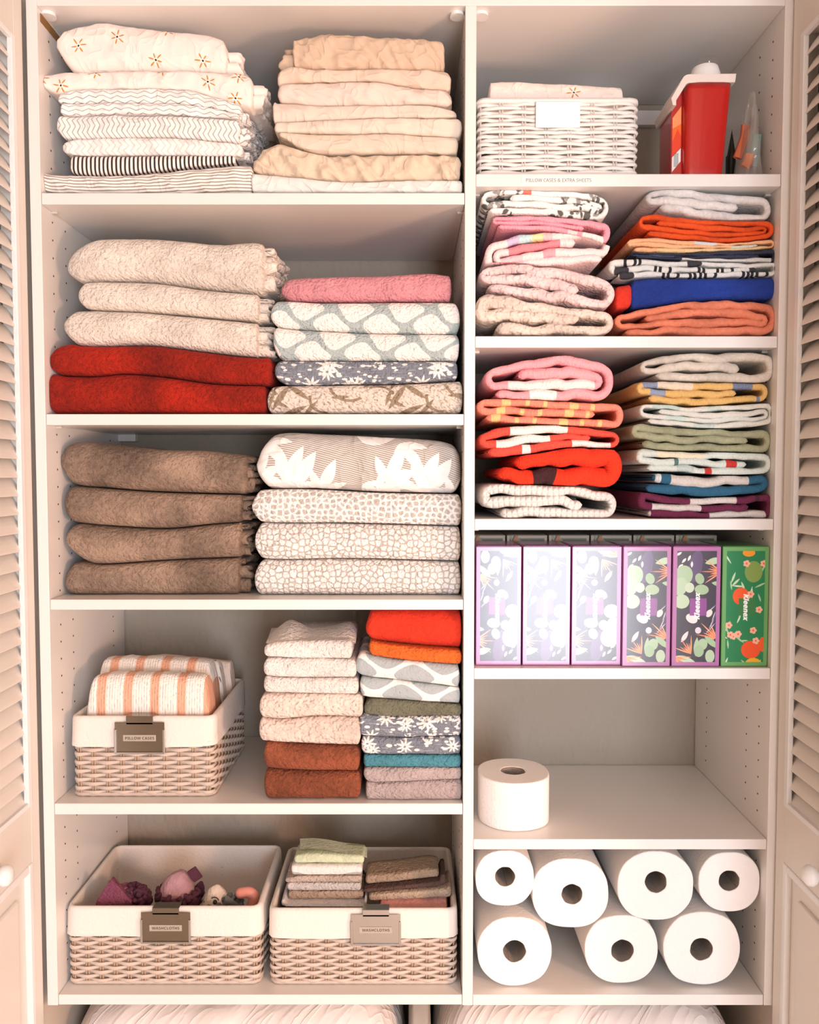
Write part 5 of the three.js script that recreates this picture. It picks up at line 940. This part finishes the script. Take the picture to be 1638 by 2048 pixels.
{
  const G = 'paper towel rolls on the bottom right shelf', fl = rowsR[5][0] + 0.0005;
  const list = [
    [1010, 1757, 61, 59, 20, 'upper left corner, smallest', -0.03, [0, 0.003]],
    [1141, 1787, 80, 74, 21, 'upper row, second from the left', -0.03, [0.003, -0.002]],
    [1311, 1772, 79, 73.5, 22, 'upper row, third from the left', -0.024, [0.001, 0.007]],
    [1459, 1764, 64, 63.5, 21, 'upper right corner', -0.024, [0, 0.002]],
    [1029, 1903, 77.5, 73, 23, 'lower row, leftmost', -0.024, [0, 0]],
    [1243, 1899, 76.5, 73, 23, 'lower row, middle', -0.028, [0.002, -0.003]],
    [1404, 1897, 80, 78, 23, 'lower row, rightmost', -0.024, [-0.001, -0.002]],
  ];
  list.forEach(([px, py, rx, ry, cr, where, z, off], i) => {
    const t = thing('paper_towel_roll', `white paper towel roll seen end on, ${where}`, 'paper towel', G), k = (CAM_Z - z) / F;
    const p = at(px, py, z); let y = p.y; const RX = rx * k * 0.985, RY = ry * k * 0.985;
    if (i >= 4) y = Math.max(y, fl + RY * 1.012);
    else y = Math.min(y, rowsR[4][1] - RY * 1.012 - 0.001);
    let x = clamp(p.x, xd1 + RX * 1.02, xr - RX * 1.02);
    t.position.set(x, y, z); roll(t, RX, RY, 0.275, cr * k, i + 3, 0.024, off);
  });
}
// ------------------------------------------------------------------ bedding below the unit
{
  const G = 'white bedding below the shelves', mat = fab(0xf1e9e4, 'cotton'), yT = rowsL[4][1];
  const duvet = (label, x0, x1, y1, zf, seed, amp, m = mat) => {
    const w = x1 - x0, d = 0.33, cx = (x0 + x1) / 2;
    const g = grid(70, 41, (i, j) => {
      const u = i / 69, a = -Math.PI / 2 + j / 40 * Math.PI * 2, c = Math.cos(a), s = Math.sin(a), e = 2 / 4.5, cap = Math.pow(Math.max(0.02, 1 - Math.pow(Math.abs(2 * u - 1), 7)), 1 / 3);
      let x = x0 + u * w, y = y1 / 2 + Math.sign(s) * Math.pow(Math.abs(s), e) * y1 / 2 * (s > 0 ? cap : 1), z = zf - d / 2 + Math.sign(c) * Math.pow(Math.abs(c), e) * d / 2 * cap;
      const r = 1 - Math.abs(noise(x * 6.5 + seed + z * 3, y * 5 + z * 4, seed * 2.2)) * 3, q = amp * (Math.max(0, r) ** 2 - 0.5) + amp * 0.8 * noise(x * 7, seed, z * 7);
      if (s > 0) y = Math.min(y + q, yT - 0.002); z = Math.max(z + q * c, -DEPTH + 0.004); y = Math.max(0.001, y);
      return [x, y, z, x + z, y + z];
    });
    return tag(mesh('folded_duvet', g, m), label, 'bedding', G);
  };
  const y1 = Y(2016, -0.05);
  duvet('white puffy folded duvet below the left column of shelves', X(102, -0.02, 2030), X(812, -0.02, 2030), y1, -0.012, 2, 0.006);
  duvet('white crumpled folded duvet below the right column of shelves', X(868, -0.02, 2030), X(1508, -0.02, 2030), y1, -0.012, 6, 0.009);
  duvet('narrow grey cushion wedged between the two white duvets', X(816, -0.08, 2030), X(864, -0.08, 2030), y1 - 0.004, -0.05, 9, 0.004, fab(0xa39c92, 'cotton'));
}

scene.traverse((o) => { if (o.isMesh) { o.castShadow = true; o.receiveShadow = true; } });
renderer.render(scene, camera);
